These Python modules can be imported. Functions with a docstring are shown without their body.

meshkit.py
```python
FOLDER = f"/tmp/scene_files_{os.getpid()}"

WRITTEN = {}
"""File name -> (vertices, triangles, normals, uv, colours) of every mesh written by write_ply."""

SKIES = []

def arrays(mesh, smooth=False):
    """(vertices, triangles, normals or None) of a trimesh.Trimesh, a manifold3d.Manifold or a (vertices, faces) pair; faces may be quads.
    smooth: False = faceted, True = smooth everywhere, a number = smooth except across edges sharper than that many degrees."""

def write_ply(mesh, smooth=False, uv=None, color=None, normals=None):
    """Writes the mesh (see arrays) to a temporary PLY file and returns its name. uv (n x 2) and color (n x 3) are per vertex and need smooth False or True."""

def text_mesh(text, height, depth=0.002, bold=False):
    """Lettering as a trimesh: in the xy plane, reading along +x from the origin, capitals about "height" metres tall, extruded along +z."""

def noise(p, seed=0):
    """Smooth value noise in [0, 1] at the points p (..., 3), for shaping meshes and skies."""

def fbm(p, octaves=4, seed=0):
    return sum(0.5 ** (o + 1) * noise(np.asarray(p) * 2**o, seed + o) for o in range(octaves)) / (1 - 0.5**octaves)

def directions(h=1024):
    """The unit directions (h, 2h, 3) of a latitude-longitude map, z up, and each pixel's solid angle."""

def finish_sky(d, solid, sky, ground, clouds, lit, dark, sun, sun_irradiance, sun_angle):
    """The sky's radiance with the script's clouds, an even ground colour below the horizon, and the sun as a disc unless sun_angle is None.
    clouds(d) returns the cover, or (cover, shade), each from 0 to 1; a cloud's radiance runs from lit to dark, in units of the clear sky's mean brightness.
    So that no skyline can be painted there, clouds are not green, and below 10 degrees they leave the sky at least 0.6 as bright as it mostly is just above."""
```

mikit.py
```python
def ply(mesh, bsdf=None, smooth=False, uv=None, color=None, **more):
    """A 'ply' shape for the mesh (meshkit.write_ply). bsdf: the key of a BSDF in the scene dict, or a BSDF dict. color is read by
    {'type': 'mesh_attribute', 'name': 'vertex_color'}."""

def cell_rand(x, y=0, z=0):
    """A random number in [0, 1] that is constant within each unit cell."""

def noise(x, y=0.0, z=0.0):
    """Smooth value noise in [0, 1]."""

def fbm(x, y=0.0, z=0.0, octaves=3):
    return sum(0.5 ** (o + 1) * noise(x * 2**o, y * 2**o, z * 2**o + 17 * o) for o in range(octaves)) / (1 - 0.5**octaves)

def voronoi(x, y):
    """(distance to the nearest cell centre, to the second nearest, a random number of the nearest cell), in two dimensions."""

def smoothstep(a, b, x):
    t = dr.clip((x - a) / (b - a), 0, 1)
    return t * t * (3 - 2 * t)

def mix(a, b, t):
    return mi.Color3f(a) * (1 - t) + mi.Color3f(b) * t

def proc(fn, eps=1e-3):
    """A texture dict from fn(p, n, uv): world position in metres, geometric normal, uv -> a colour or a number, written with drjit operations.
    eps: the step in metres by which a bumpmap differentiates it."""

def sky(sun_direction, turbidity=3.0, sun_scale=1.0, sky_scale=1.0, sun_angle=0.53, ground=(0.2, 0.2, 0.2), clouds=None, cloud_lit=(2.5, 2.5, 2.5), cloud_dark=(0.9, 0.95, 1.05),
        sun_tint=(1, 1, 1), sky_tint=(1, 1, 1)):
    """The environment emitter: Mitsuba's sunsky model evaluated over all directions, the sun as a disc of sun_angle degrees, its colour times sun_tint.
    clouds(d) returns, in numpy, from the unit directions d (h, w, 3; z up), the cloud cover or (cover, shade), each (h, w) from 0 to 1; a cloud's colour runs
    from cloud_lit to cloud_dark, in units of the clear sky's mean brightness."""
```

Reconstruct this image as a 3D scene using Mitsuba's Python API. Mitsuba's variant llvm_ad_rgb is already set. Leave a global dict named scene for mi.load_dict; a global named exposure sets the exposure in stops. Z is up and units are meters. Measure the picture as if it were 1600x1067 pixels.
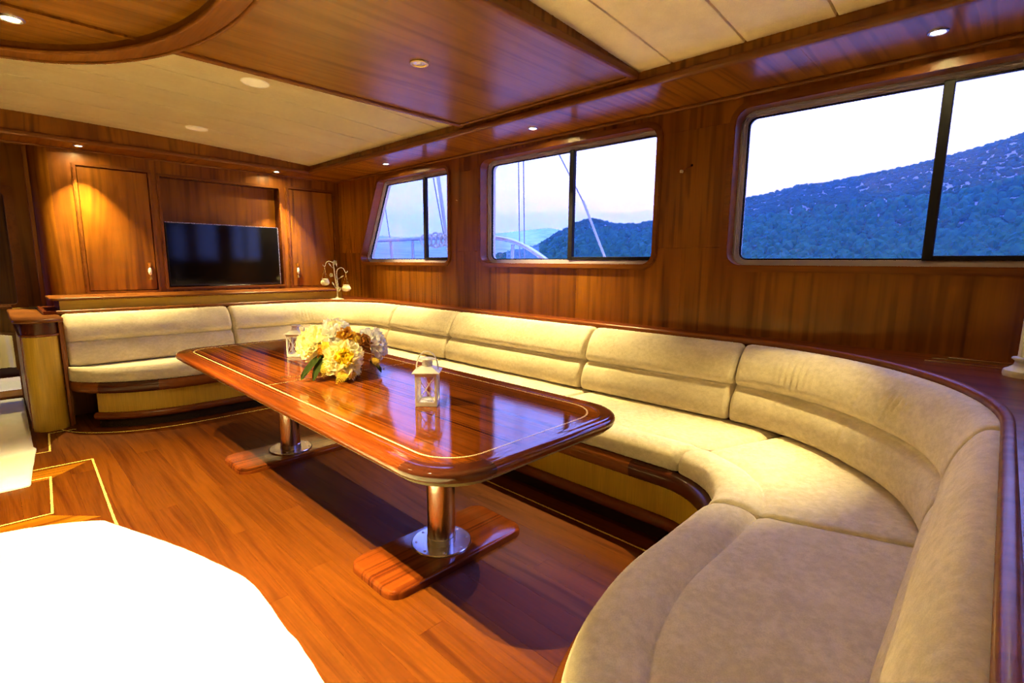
import math, random
import numpy as np, trimesh, drjit as dr, mitsuba as mi, mikit, meshkit
import shapely
from shapely.geometry import Polygon, LineString, Point, box as sbox
from shapely.ops import unary_union
from mikit import noise, fbm, smoothstep, mix, proc
T = mi.ScalarTransform4f
scene, labels = {}, {}
rng = np.random.default_rng(7)

# ------------------------------------------------------------------ camera
CAM_H, YAW, PITCH, ROLL = 1.40, math.radians(45.93), math.radians(-8.8), math.radians(0.485)
fw = np.array([math.sin(YAW) * math.cos(PITCH), math.cos(YAW) * math.cos(PITCH), math.sin(PITCH)])
rt = np.array([math.cos(YAW), -math.sin(YAW), 0.0])
up = np.cross(rt, fw)
up = -rt * math.sin(ROLL) + up * math.cos(ROLL)
scene['camera'] = {'type': 'perspective', 'fov': 2 * math.degrees(math.atan(800 / 789.0)), 'fov_axis': 'x', 'near_clip': 0.02, 'far_clip': 20000.0,
                   'to_world': T().look_at(origin=[0, 0, CAM_H], target=[float(v) for v in fw + [0, 0, CAM_H]], up=[float(v) for v in up])}
exposure = 4.15
K = 2.0 ** -4.0                                   # the lights are given for exposure 0 and scaled down by four stops
# ------------------------------------------------------------------ sky: even dusk overcast, brighter to the side of the afterglow
def clouds(d):
    az = np.arctan2(d[..., 0], d[..., 1])
    away = np.clip(np.abs(((az - math.radians(85) + np.pi) % (2 * np.pi)) - np.pi) / np.pi, 0, 1)
    n = meshkit.fbm(d * [3.0, 3.0, 7.0], 4, seed=3)
    t = np.clip((away * 180 - 18) / 42, 0, 1)
    return np.ones(d.shape[:2]), np.clip(t * t * (3 - 2 * t) + (n - 0.5) * 0.3, 0, 1)
SKY = 16.3
scene['sky'] = {'sampling_weight': 7.0, **mikit.sky([0.9, 0.3, 0.2], turbidity=4.0, sun_scale=0.0, sky_scale=SKY * K, clouds=clouds, cloud_lit=(1.5, 2.35, 12.0), cloud_dark=(0.76, 1.28, 5.5), ground=(0.10, 0.13, 0.16))}
LAMP = np.array([1.0, 0.79, 0.31])
LAMP_SOFFIT, LAMP_CENTRE, LAMP_LENS = 37.0, 72.0, 780.0

# ------------------------------------------------------------------ helpers
def key_for(name):
    if name not in scene and name not in labels and not any(k.startswith(name + '__') for k in scene):
        return name
    k = 1
    while f'{name}_{k:03d}' in scene or f'{name}_{k:03d}' in labels or any(q.startswith(f'{name}_{k:03d}__') for q in scene):
        k += 1
    return f'{name}_{k:03d}'

def thing(name, label, cat=None, group=None, kind=None):
    k = key_for(name)
    labels[k] = {'label': label}
    if cat: labels[k]['category'] = cat
    if group: labels[k]['group'] = group
    if kind: labels[k]['kind'] = kind
    return k

def part(parent, name, mesh, bsdf, smooth=False, label=None, kind=None, **more):
    k = key_for(parent + '__' + name)
    scene[k] = mikit.ply(mesh, bsdf, smooth, **more)
    if label or kind:
        labels[k] = {}
        if label: labels[k]['label'] = label
        if kind: labels[k]['kind'] = kind
    return k

def whole(name, mesh, bsdf, label, cat=None, smooth=False, group=None, kind=None):
    k = thing(name, label, cat, group, kind)
    scene[k] = mikit.ply(mesh, bsdf, smooth)
    return k

def cat(*ms):
    return trimesh.util.concatenate([m for m in ms])

def bx(x0, x1, y0, y1, z0, z1, c=0.0):
    lo, hi = np.array([x0, y0, z0]), np.array([x1, y1, z1])
    if c <= 0:
        return trimesh.creation.box(bounds=[lo, hi])
    c = min(c, 0.45 * float((hi - lo).min()))
    pts = []
    for i in (0, 1):
        for j in (0, 1):
            for k in (0, 1):
                p = np.array([(lo, hi)[i][0], (lo, hi)[j][1], (lo, hi)[k][2]])
                s = np.array([1 - 2 * i, 1 - 2 * j, 1 - 2 * k]) * c
                for a in range(3):
                    q = p + s
                    q[a] = p[a]
                    pts.append(q)
    return trimesh.convex.convex_hull(np.array(pts))

def prism(poly, h0, h1, plane='z'):
    """shapely polygon extruded: plane z -> (x,y) polygon, h is z; plane x -> polygon in (y,z), h is x; plane y -> polygon in (x,z), h is y."""
    out = []
    for g in getattr(poly, 'geoms', [poly]):
        if g.is_empty or g.area < 1e-9: continue
        m = trimesh.creation.extrude_polygon(g, h1 - h0, engine='earcut')
        v = m.vertices.copy()
        v[:, 2] += h0
        if plane == 'x': v = v[:, [2, 0, 1]]
        elif plane == 'y': v = v[:, [0, 2, 1]]
        m = trimesh.Trimesh(v, m.faces, process=False)
        if plane == 'y': m.invert()
        out.append(m)
    return cat(*out)

def bevel_prism(poly, h0, h1, b, plane='z', steps=3, both=False, q=6):
    """prism whose h1 end (and h0 end if both) has a rounded edge: stacked insets of a convex-ish polygon."""
    ring = lambda e: resample(poly.buffer(-e, quad_segs=q) if e > 0 else poly, 220)
    lv = []
    if both:
        for i in range(steps + 1):
            a = math.pi / 2 * i / steps
            lv.append((b * (1 - math.sin(a)), h0 + b * (1 - math.cos(a)) if h1 > h0 else h0))
    else:
        lv.append((0, h0))
    sgn = 1 if h1 > h0 else -1
    for i in range(steps + 1):
        a = math.pi / 2 * i / steps
        lv.append((b * (1 - math.cos(a)), h1 - sgn * b * (1 - math.sin(a))))
    rings = [ring(e) for e, _ in lv]
    n = len(rings[0])
    V = [np.column_stack([r, np.full(n, h)]) for r, (_, h) in zip(rings, lv)]
    F = []
    for i in range(len(lv) - 1):
        for j in range(n):
            a, c = i * n + j, i * n + (j + 1) % n
            F += [[a, c, c + n], [a, c + n, a + n]]
    v = np.vstack(V)
    for ii, flip in ((0, True), (len(lv) - 1, False)):
        tv, tf = trimesh.creation.triangulate_polygon(Polygon(rings[ii]), engine='earcut')
        o = len(v)
        v = np.vstack([v, np.column_stack([tv, np.full(len(tv), lv[ii][1])])])
        F += [list((np.array(f) + o)[::-1] if flip else np.array(f) + o) for f in tf]
    if plane == 'x': v = v[:, [2, 0, 1]]
    elif plane == 'y': v = v[:, [0, 2, 1]]
    m = trimesh.Trimesh(v, np.array(F), process=True)
    m.fix_normals()
    return m

def resample(poly, n):
    r = np.array(poly.exterior.coords)[:-1]
    if not poly.exterior.is_ccw: r = r[::-1]
    c = np.array(poly.centroid.coords[0])
    k = np.argmin(np.abs(np.arctan2(*(r - c).T[::-1])) + 0.0 * r[:, 0])
    r = np.roll(r, -k, axis=0)
    L = LineString(np.vstack([r, r[:1]]))
    return np.array([L.interpolate(t, normalized=True).coords[0] for t in np.arange(n) / n])

def rrect(x0, x1, y0, y1, r, q=8):
    return sbox(x0 + r, y0 + r, x1 - r, y1 - r).buffer(r, quad_segs=q) if r > 0 else sbox(x0, y0, x1, y1)

def dense(pts, step=0.03):
    L = LineString(pts)
    n = max(2, int(L.length / step) + 1)
    return np.array([L.interpolate(t, normalized=True).coords[0] for t in np.linspace(0, 1, n)])

def arc(cx, cy, r, a0, a1, n=24):
    a = np.radians(np.linspace(a0, a1, n))
    return np.column_stack([cx + r * np.cos(a), cy + r * np.sin(a)])

def normals2(P):
    t = np.gradient(P, axis=0)
    t /= np.linalg.norm(t, axis=1, keepdims=True)
    return np.column_stack([t[:, 1], -t[:, 0]])

def smooth_closed(prof, n=40):
    p = np.asarray(prof, float)
    from scipy.interpolate import splprep, splev
    tck, _ = splprep(np.vstack([p, p[:1]]).T, s=0, per=True, k=3)
    return np.column_stack(splev(np.arange(n) / n, tck))

def inset_profile(prof, e):
    a = np.roll(prof, -1, 0) - np.roll(prof, 1, 0)
    a /= np.linalg.norm(a, axis=1, keepdims=True) + 1e-12
    nrm = np.column_stack([a[:, 1], -a[:, 0]])
    area = 0.5 * np.sum(prof[:, 0] * np.roll(prof[:, 1], -1) - np.roll(prof[:, 0], -1) * prof[:, 1])
    return prof - nrm * (1 if area > 0 else -1) * e

def grid_mesh(rows, cap=True):
    """rows: M x N x 3 closed rings joined along M."""
    M, N = rows.shape[:2]
    i, j = np.meshgrid(np.arange(M - 1), np.arange(N), indexing='ij')
    a, b = i * N + j, i * N + (j + 1) % N
    F = np.vstack([np.stack([a, b, b + N], -1).reshape(-1, 3), np.stack([a, b + N, a + N], -1).reshape(-1, 3)])
    v = rows.reshape(-1, 3)
    if cap:
        for r, fl in ((0, True), (M - 1, False)):
            c = rows[r].mean(0)
            k = len(v)
            v = np.vstack([v, c[None]])
            idx = np.arange(N) + r * N
            f = np.stack([idx, np.roll(idx, -1), np.full(N, k)], 1)
            F = np.vstack([F, f[:, ::-1] if fl else f])
    m = trimesh.Trimesh(v, F, process=False)
    m.fix_normals()
    return m

def sweep(prof, P, N=None, cap=True, closed=False):
    """profile (d, z): d along the right-hand normal of the plan path P."""
    P = np.asarray(P, float)
    N = normals2(P) if N is None else N
    prof = np.asarray(prof, float)
    rows = np.zeros((len(P), len(prof), 3))
    rows[..., 0] = P[:, None, 0] + N[:, None, 0] * prof[None, :, 0]
    rows[..., 1] = P[:, None, 1] + N[:, None, 1] * prof[None, :, 0]
    rows[..., 2] = prof[None, :, 1]
    if closed:
        rows = np.concatenate([rows, rows[:1]], 0)
    return grid_mesh(rows, cap and not closed)

def round_prof(d0, d1, z0, z1, r, q=4):
    return np.array(rrect(d0, d1, z0, z1, min(r, 0.499 * min(d1 - d0, z1 - z0)), q).exterior.coords)[:-1]

def lathe(prof, n=32, at=(0, 0, 0)):
    m = trimesh.creation.revolve(np.asarray(prof, float), sections=n)
    m.apply_translation(at)
    return m

def tube(pts, r, sides=8):
    p = np.asarray(pts, float)
    r = np.broadcast_to(np.asarray(r, float), (len(p),))
    t = np.gradient(p, axis=0)
    t /= np.linalg.norm(t, axis=1, keepdims=True) + 1e-12
    ref = np.array([0, 0, 1.0]) if np.abs(t[:, 2]).mean() < 0.8 else np.array([1.0, 0, 0])
    a = np.cross(t, ref); a /= np.linalg.norm(a, axis=1, keepdims=True) + 1e-12
    b = np.cross(t, a)
    g = np.arange(sides) * 2 * np.pi / sides
    rows = p[:, None] + r[:, None, None] * (np.cos(g)[None, :, None] * a[:, None] + np.sin(g)[None, :, None] * b[:, None])
    return grid_mesh(rows)

def spline3(pts, n=24):
    from scipy.interpolate import splprep, splev
    p = np.asarray(pts, float)
    tck, _ = splprep(p.T, s=0, k=min(3, len(p) - 1))
    return np.column_stack(splev(np.linspace(0, 1, n), tck))

def ico(r, at, sub=2, scale=(1, 1, 1)):
    m = trimesh.creation.icosphere(subdivisions=sub, radius=r)
    m.apply_scale(scale)
    m.apply_translation(at)
    return m

def moved(m, loc=(0, 0, 0), rz=0.0, rx=0.0, ry=0.0):
    m = m.copy()
    for ang, ax in ((rx, [1, 0, 0]), (ry, [0, 1, 0]), (rz, [0, 0, 1])):
        if ang: m.apply_transform(trimesh.transformations.rotation_matrix(ang, ax))
    m.apply_translation(loc)
    return m

# ------------------------------------------------------------------ materials
def wood_fn(c0, c1, c2, axis, sc=1.0, seed=0.0, tone=1.0, stripe=0.0, fig=1.0):
    def fn(p, n, uv):
        q = [p.x, p.y, p.z]
        a = q[axis]
        u, v = [q[i] for i in range(3) if i != axis]
        w = noise(u * 2.3 * sc + seed, v * 2.3 * sc, a * 0.9 * sc) * 1.4
        broad = fbm(u * 6.0 * sc + seed + w, v * 6.0 * sc + seed, a * 0.45 * sc, 3)
        mid = noise(u * 24 * sc + seed + w * 2, v * 24 * sc, a * 1.0 * sc + seed)
        ribbon = noise(u * 52 * sc + seed + w * 5, v * 52 * sc, a * 1.3 * sc + seed)
        fine = noise(u * 210 * sc, v * 210 * sc, a * 7.0 * sc)
        t = smoothstep(0.30, 0.70, 0.5 + (broad - 0.5) * fig)
        c = mix(c0, c1, t)
        c = mix(c, c2, smoothstep(0.60, 0.92, mid) * 0.55 * fig + smoothstep(0.45, 0.85, ribbon) * 0.50 * fig * (0.35 + broad))
        if stripe > 0:
            s1 = noise(u * stripe + w, v * 2.0, a * 0.25)
            s2 = noise(u * stripe * 0.31 + 7.0, v * 2.0, a * 0.2)
            c = mix(c, c2, smoothstep(0.42, 0.66, s1) * (0.45 + 0.55 * smoothstep(0.3, 0.7, s2)))
        return c * ((0.90 + 0.20 * fine) * tone)
    return proc(fn)

def varnish(tex, alpha, gloss=0.7):
    return {'type': 'roughplastic', 'distribution': 'ggx', 'alpha': alpha, 'int_ior': 1.5, 'specular_reflectance': {'type': 'rgb', 'value': gloss}, 'diffuse_reflectance': tex, 'nonlinear': False}

def rgb(*c): return {'type': 'rgb', 'value': list(c)}

MAH0, MAH1, MAH2 = (0.215, 0.058, 0.0025), (0.305, 0.095, 0.004), (0.080, 0.017, 0.0014)
scene['mahogany_upright'] = varnish(wood_fn(MAH0, MAH1, MAH2, 2), 0.12)
scene['mahogany_upright_alt'] = varnish(wood_fn(MAH0, MAH1, MAH2, 2, seed=31.7, tone=0.86), 0.12)
scene['mahogany_satin'] = varnish(wood_fn(MAH0, MAH1, MAH2, 2, seed=17.0), 0.35, 0.12)
scene['mahogany_across'] = varnish(wood_fn(MAH0, MAH1, MAH2, 0, seed=5.1), 0.045, 1.0)
scene['mahogany_along'] = varnish(wood_fn(MAH0, MAH1, MAH2, 1, seed=9.3), 0.08)
scene['mahogany_ceiling'] = varnish(wood_fn((0.1782, 0.0577, 0.0040), (0.2376, 0.0846, 0.0064), (0.1122, 0.0301, 0.0028), 0, seed=2.2, fig=0.8), 0.085, 1.0)
scene['mahogany_trim'] = varnish(wood_fn((0.165, 0.0449, 0.0066), (0.2178, 0.066, 0.0086), (0.099, 0.0231, 0.0046), 1, seed=4.0, fig=0.5), 0.08)
scene['mahogany_trim_across'] = varnish(wood_fn((0.165, 0.0449, 0.0066), (0.2178, 0.066, 0.0086), (0.099, 0.0231, 0.0046), 0, seed=4.6, fig=0.5), 0.08)
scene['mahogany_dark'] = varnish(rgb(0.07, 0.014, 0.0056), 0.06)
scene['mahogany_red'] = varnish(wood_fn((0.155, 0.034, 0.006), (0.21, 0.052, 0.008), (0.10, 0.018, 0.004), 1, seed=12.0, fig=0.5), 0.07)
scene['mahogany_ledge_shaded'] = varnish(wood_fn((0.12, 0.022, 0.005), (0.17, 0.034, 0.007), (0.06, 0.010, 0.003), 1, seed=19.0, fig=0.7), 0.06)  # darker than the other mahogany: shade of the unlit ledge is in its colour
scene['table_wood'] = {'type': 'roughplastic', 'alpha': 0.008, 'int_ior': 1.55, 'nonlinear': False,
                       'diffuse_reflectance': wood_fn((0.185, 0.038, 0.003), (0.25, 0.055, 0.004), (0.045, 0.006, 0.002), 1, seed=1.4, stripe=105.0, fig=0.3)}
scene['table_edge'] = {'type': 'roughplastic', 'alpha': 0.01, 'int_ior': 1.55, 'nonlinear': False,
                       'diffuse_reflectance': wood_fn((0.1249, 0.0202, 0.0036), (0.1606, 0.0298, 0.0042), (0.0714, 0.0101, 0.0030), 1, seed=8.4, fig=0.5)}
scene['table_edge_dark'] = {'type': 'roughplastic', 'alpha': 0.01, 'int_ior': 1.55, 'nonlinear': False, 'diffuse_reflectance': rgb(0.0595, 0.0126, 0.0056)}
scene['table_under'] = varnish(rgb(0.2450, 0.1680, 0.0700), 0.2)
scene['foot_wood'] = {'type': 'roughplastic', 'alpha': 0.012, 'int_ior': 1.55, 'nonlinear': False,
                      'diffuse_reflectance': wood_fn((0.15, 0.027, 0.004), (0.21, 0.042, 0.005), (0.085, 0.013, 0.003), 0, seed=3.4, stripe=85.0, fig=0.35)}
FLOORS = []
for i, (tone, seed) in enumerate(((1.0, 0.0), (0.91, 13.1), (1.06, 27.9), (0.96, 41.3))):
    scene[f'floor_wood_{i}'] = varnish(wood_fn((0.1111, 0.0226, 0.0006), (0.1379, 0.0320, 0.0011), (0.0651, 0.0107, 0.0004), 1, seed=seed, tone=tone, fig=0.9), 0.16, 0.45)
    FLOORS.append(f'floor_wood_{i}')
scene['inlay'] = varnish(rgb(0.80, 0.60, 0.16), 0.12)
scene['inlay_table'] = {'type': 'roughplastic', 'alpha': 0.01, 'diffuse_reflectance': rgb(0.82, 0.62, 0.30)}
scene['maple'] = varnish(wood_fn((0.56, 0.33, 0.030), (0.64, 0.40, 0.040), (0.46, 0.25, 0.022), 2, seed=6.6, fig=0.45), 0.14)
scene['maple_across'] = varnish(wood_fn((0.56, 0.33, 0.030), (0.64, 0.40, 0.040), (0.46, 0.25, 0.022), 0, seed=7.6, fig=0.45), 0.12)

def velvet_fn(p, n, uv):
    a = fbm(p.x * 7 + 3, p.y * 7, p.z * 9, 3)
    b = fbm(p.x * 60, p.y * 60, p.z * 60, 2)
    g = noise(p.x * 420, p.y * 420, p.z * 420)
    return mix((0.48, 0.41, 0.28), (0.58, 0.505, 0.37), smoothstep(0.25, 0.75, a * 0.5 + b * 0.5)) * (0.9 + 0.2 * g)
scene['velvet'] = {'type': 'twosided', 'bsdf': {'type': 'principled', 'base_color': proc(velvet_fn), 'roughness': 0.9, 'specular': 0.12, 'sheen': 0.5, 'sheen_tint': 0.6}}
def beige_fn(p, n, uv):
    a = fbm(p.x * 3.0, p.y * 8, 0.0, 4)
    g = noise(p.x * 60, p.y * 260, 0.0)
    return mix((0.86, 0.69, 0.40), (0.93, 0.79, 0.51), a) * (0.94 + 0.12 * g)
scene['beige_board'] = varnish(proc(beige_fn), 0.35)
def suede_fn(p, n, uv):
    a = fbm(p.x * 16, p.y * 16, 0.0, 4)
    g = noise(p.x * 300, p.y * 300, 0.0)
    return mix((0.76, 0.61, 0.38), (0.86, 0.72, 0.48), a) * (0.94 + 0.12 * g)
scene['suede_board'] = {'type': 'diffuse', 'reflectance': proc(suede_fn)}
def rug_fn(p, n, uv):
    a = fbm(p.x * 4, p.y * 4, 0.0, 4)
    g = noise(p.x * 220, p.y * 220, 0.0)
    return mix((0.68, 0.68, 0.55), (0.80, 0.74, 0.69), smoothstep(0.3, 0.7, a)) * (0.93 + 0.1 * g)
scene['rug_wool'] = {'type': 'twosided', 'bsdf': {'type': 'diffuse', 'reflectance': proc(rug_fn)}}
def mesh_fn(p, n, uv):
    s = dr.sin((p.x + p.y) * 700) * dr.sin(p.z * 900)
    return mix((0.018, 0.010, 0.006), (0.05, 0.03, 0.018), smoothstep(-0.2, 0.6, s))
scene['grille_mesh'] = {'type': 'diffuse', 'reflectance': proc(mesh_fn)}
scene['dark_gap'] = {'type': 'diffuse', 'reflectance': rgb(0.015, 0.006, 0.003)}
scene['steel'] = {'type': 'roughconductor', 'material': 'Cr', 'alpha': 0.03, 'distribution': 'ggx'}
scene['steel_satin'] = {'type': 'roughconductor', 'material': 'Cr', 'alpha': 0.12, 'distribution': 'ggx'}
scene['brass'] = {'type': 'principled', 'base_color': rgb(0.80, 0.60, 0.20), 'metallic': 1.0, 'roughness': 0.2}
scene['aluminium'] = {'type': 'principled', 'base_color': rgb(0.36, 0.32, 0.37), 'metallic': 0.3, 'roughness': 0.35}
scene['mullion_black'] = varnish(rgb(0.012, 0.011, 0.015), 0.2, 0.25)
scene['white_enamel'] = {'type': 'twosided', 'bsdf': varnish(rgb(0.93, 0.93, 0.92), 0.08)}
scene['white_plaster'] = varnish(rgb(0.82, 0.80, 0.72), 0.25)
scene['porcelain'] = varnish(rgb(0.88, 0.86, 0.80), 0.05)
scene['cream_metal'] = varnish(rgb(0.82, 0.75, 0.52), 0.2)
scene['wax'] = {'type': 'diffuse', 'reflectance': rgb(0.85, 0.84, 0.80)}
scene['pane'] = {'type': 'thindielectric', 'int_ior': 1.5}
scene['glass'] = {'type': 'thindielectric', 'int_ior': 1.5}
scene['screen_black'] = {'type': 'roughplastic', 'alpha': 0.008, 'int_ior': 1.5, 'diffuse_reflectance': rgb(0.003, 0.003, 0.004)}
scene['bezel'] = varnish(rgb(0.02, 0.02, 0.02), 0.1)
scene['speaker_white'] = {'type': 'diffuse', 'reflectance': rgb(0.93, 0.89, 0.80)}
scene['black_glass'] = varnish(rgb(0.012, 0.014, 0.012), 0.02)
scene['bulb'] = {'type': 'diffuse', 'reflectance': rgb(0.5, 0.5, 0.5)}
scene['bulb_off'] = {'type': 'principled', 'base_color': rgb(0.75, 0.72, 0.78), 'metallic': 0.8, 'roughness': 0.15}
scene['cable'] = varnish(rgb(0.25, 0.05, 0.02), 0.3)
scene['connector'] = varnish(rgb(0.75, 0.66, 0.45), 0.3)

# ================================================================== ROOM SHELL
XW, YF, XP, YB = 3.35, 6.50, -3.35, -3.0       # starboard wall, cabinet front, port wall, aft wall
SOF = 2.44                                       # underside of the perimeter soffit
ZL = 0.955                                       # top of the ledge behind the seat backs

# ---- floor: planks laid along the cabin, pale inlay strips
fl = thing('floor', 'varnished reddish wood plank floor with pale inlay strips', kind='structure')
pw, ix = 0.125, 0
for i in range(-10, 20):
    x0 = i * pw
    y = YB - rng.uniform(0, 1.5)
    while y < 7.2:
        L = rng.uniform(1.3, 2.6)
        y1 = min(y + L, 7.2)
        a = max(y, YB)
        if y1 - a > 0.05:
            part(fl, 'plank', bx(x0 + 0.0004, x0 + pw - 0.0004, a + 0.0004, y1 - 0.0004, -0.02, 0.0), FLOORS[int(rng.integers(0, 4))])
        y = y1
part(fl, 'subfloor', bx(XP, XW, YB, 10.2, -0.06, -0.021), 'dark_gap')
part(fl, 'side_boards', cat(bx(XP, -1.2504, YB, 7.2, -0.02, 0.0), bx(2.5004, XW, YB, 7.2, -0.02, 0.0)), FLOORS[0])
def strip(pts, w, z0=-0.004, z1=0.0012):
    return prism(LineString(pts).buffer(w / 2, cap_style='square', join_style='mitre'), z0, z1)
part(fl, 'inlay', strip([(0.385, 4.52), (0.345, 3.35), (0.33, 1.2)], 0.012), 'inlay')
part(fl, 'inlay', strip([(-0.6, 4.56), (0.385, 4.52)], 0.012), 'inlay')
part(fl, 'inlay', strip([(0.15, 4.32), (0.115, 3.67), (-0.6, 3.70)], 0.012), 'inlay')
part(fl, 'inlay', strip([(0.15, 4.32), (-0.6, 4.35)], 0.012), 'inlay')
part(fl, 'inlay', strip([(0.0, 4.93), (0.187, 4.92), (0.215, 5.44), (0.38, 5.44)], 0.012), 'inlay')
part(fl, 'border_board', prism(Polygon([(0.15, 4.28), (0.36, 4.49), (-0.6, 4.52), (-0.6, 4.32)]), -0.004, 0.0006), 'mahogany_across')
part(fl, 'border_board', prism(Polygon([(0.10, 3.65), (0.30, 3.44), (-0.6, 3.47), (-0.6, 3.68)]), -0.004, 0.0006), 'mahogany_across')

# ---- starboard wall with three sliding windows
def win_poly(y0, y1, z0, z1, r, slant=0.0):
    p = Polygon([(y0, z0), (y1 + slant, z0), (y1, z1), (y0, z1)])
    return p.buffer(-r).buffer(r, quad_segs=8)
WZ0, WZ1 = 1.395, 2.355
WIN = [win_poly(4.16, 5.47, WZ0, WZ1, 0.07, 0.50), win_poly(1.84, 3.67, WZ0, WZ1, 0.09), win_poly(-0.51, 1.315, WZ0, WZ1, 0.09), win_poly(-2.86, -1.03, WZ0, WZ1, 0.09)]
MULL = [4.685, 2.66, 0.31, -2.04]
wr = thing('wall_right', 'varnished mahogany veneer wall with upright figure between the windows', kind='structure')
full = sbox(YB, 0.0, 6.70, 2.62)
holes = unary_union([w.buffer(0.002) for w in WIN])
cuts = [('z', sbox(YB, 0, 6.7, 1.30))]
pieces = []
ys = [YB, -0.77, 1.62, 2.52, 3.92, 5.1, 6.70]
for a, b in zip(ys[:-1], ys[1:]):
    pieces.append(sbox(a, 0.0, b, 1.515))
piers = [(-1.03, -0.51), (1.315, 1.84), (3.67, 4.16)]
for a, b in piers:
    pieces.append(sbox(a - 0.2, 1.515, b + 0.2, 2.285))
pieces.append(sbox(YB, 1.515, -2.7, 2.285)); pieces.append(sbox(5.3, 1.515, 6.70, 2.285))
for a, b in ((YB, -0.77), (-0.77, 1.62), (1.62, 3.92), (3.92, 6.70)):
    pieces.append(sbox(a, 2.285, b, 2.62))
for i, pc in enumerate(pieces):
    g = pc.intersection(full).buffer(-0.0006).difference(holes)
    part(wr, 'veneer_panel', prism(g, XW, XW + 0.045, 'x'), ('mahogany_upright', 'mahogany_upright_alt')[i % 2])
# outer skin so that no light leaks through the joints
part(wr, 'outer_skin', prism(sbox(YB, 0, 6.75, 2.9).difference(unary_union([w.buffer(-0.035) for w in WIN])), XW + 0.12, XW + 0.16, 'x'), 'white_plaster')

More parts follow.
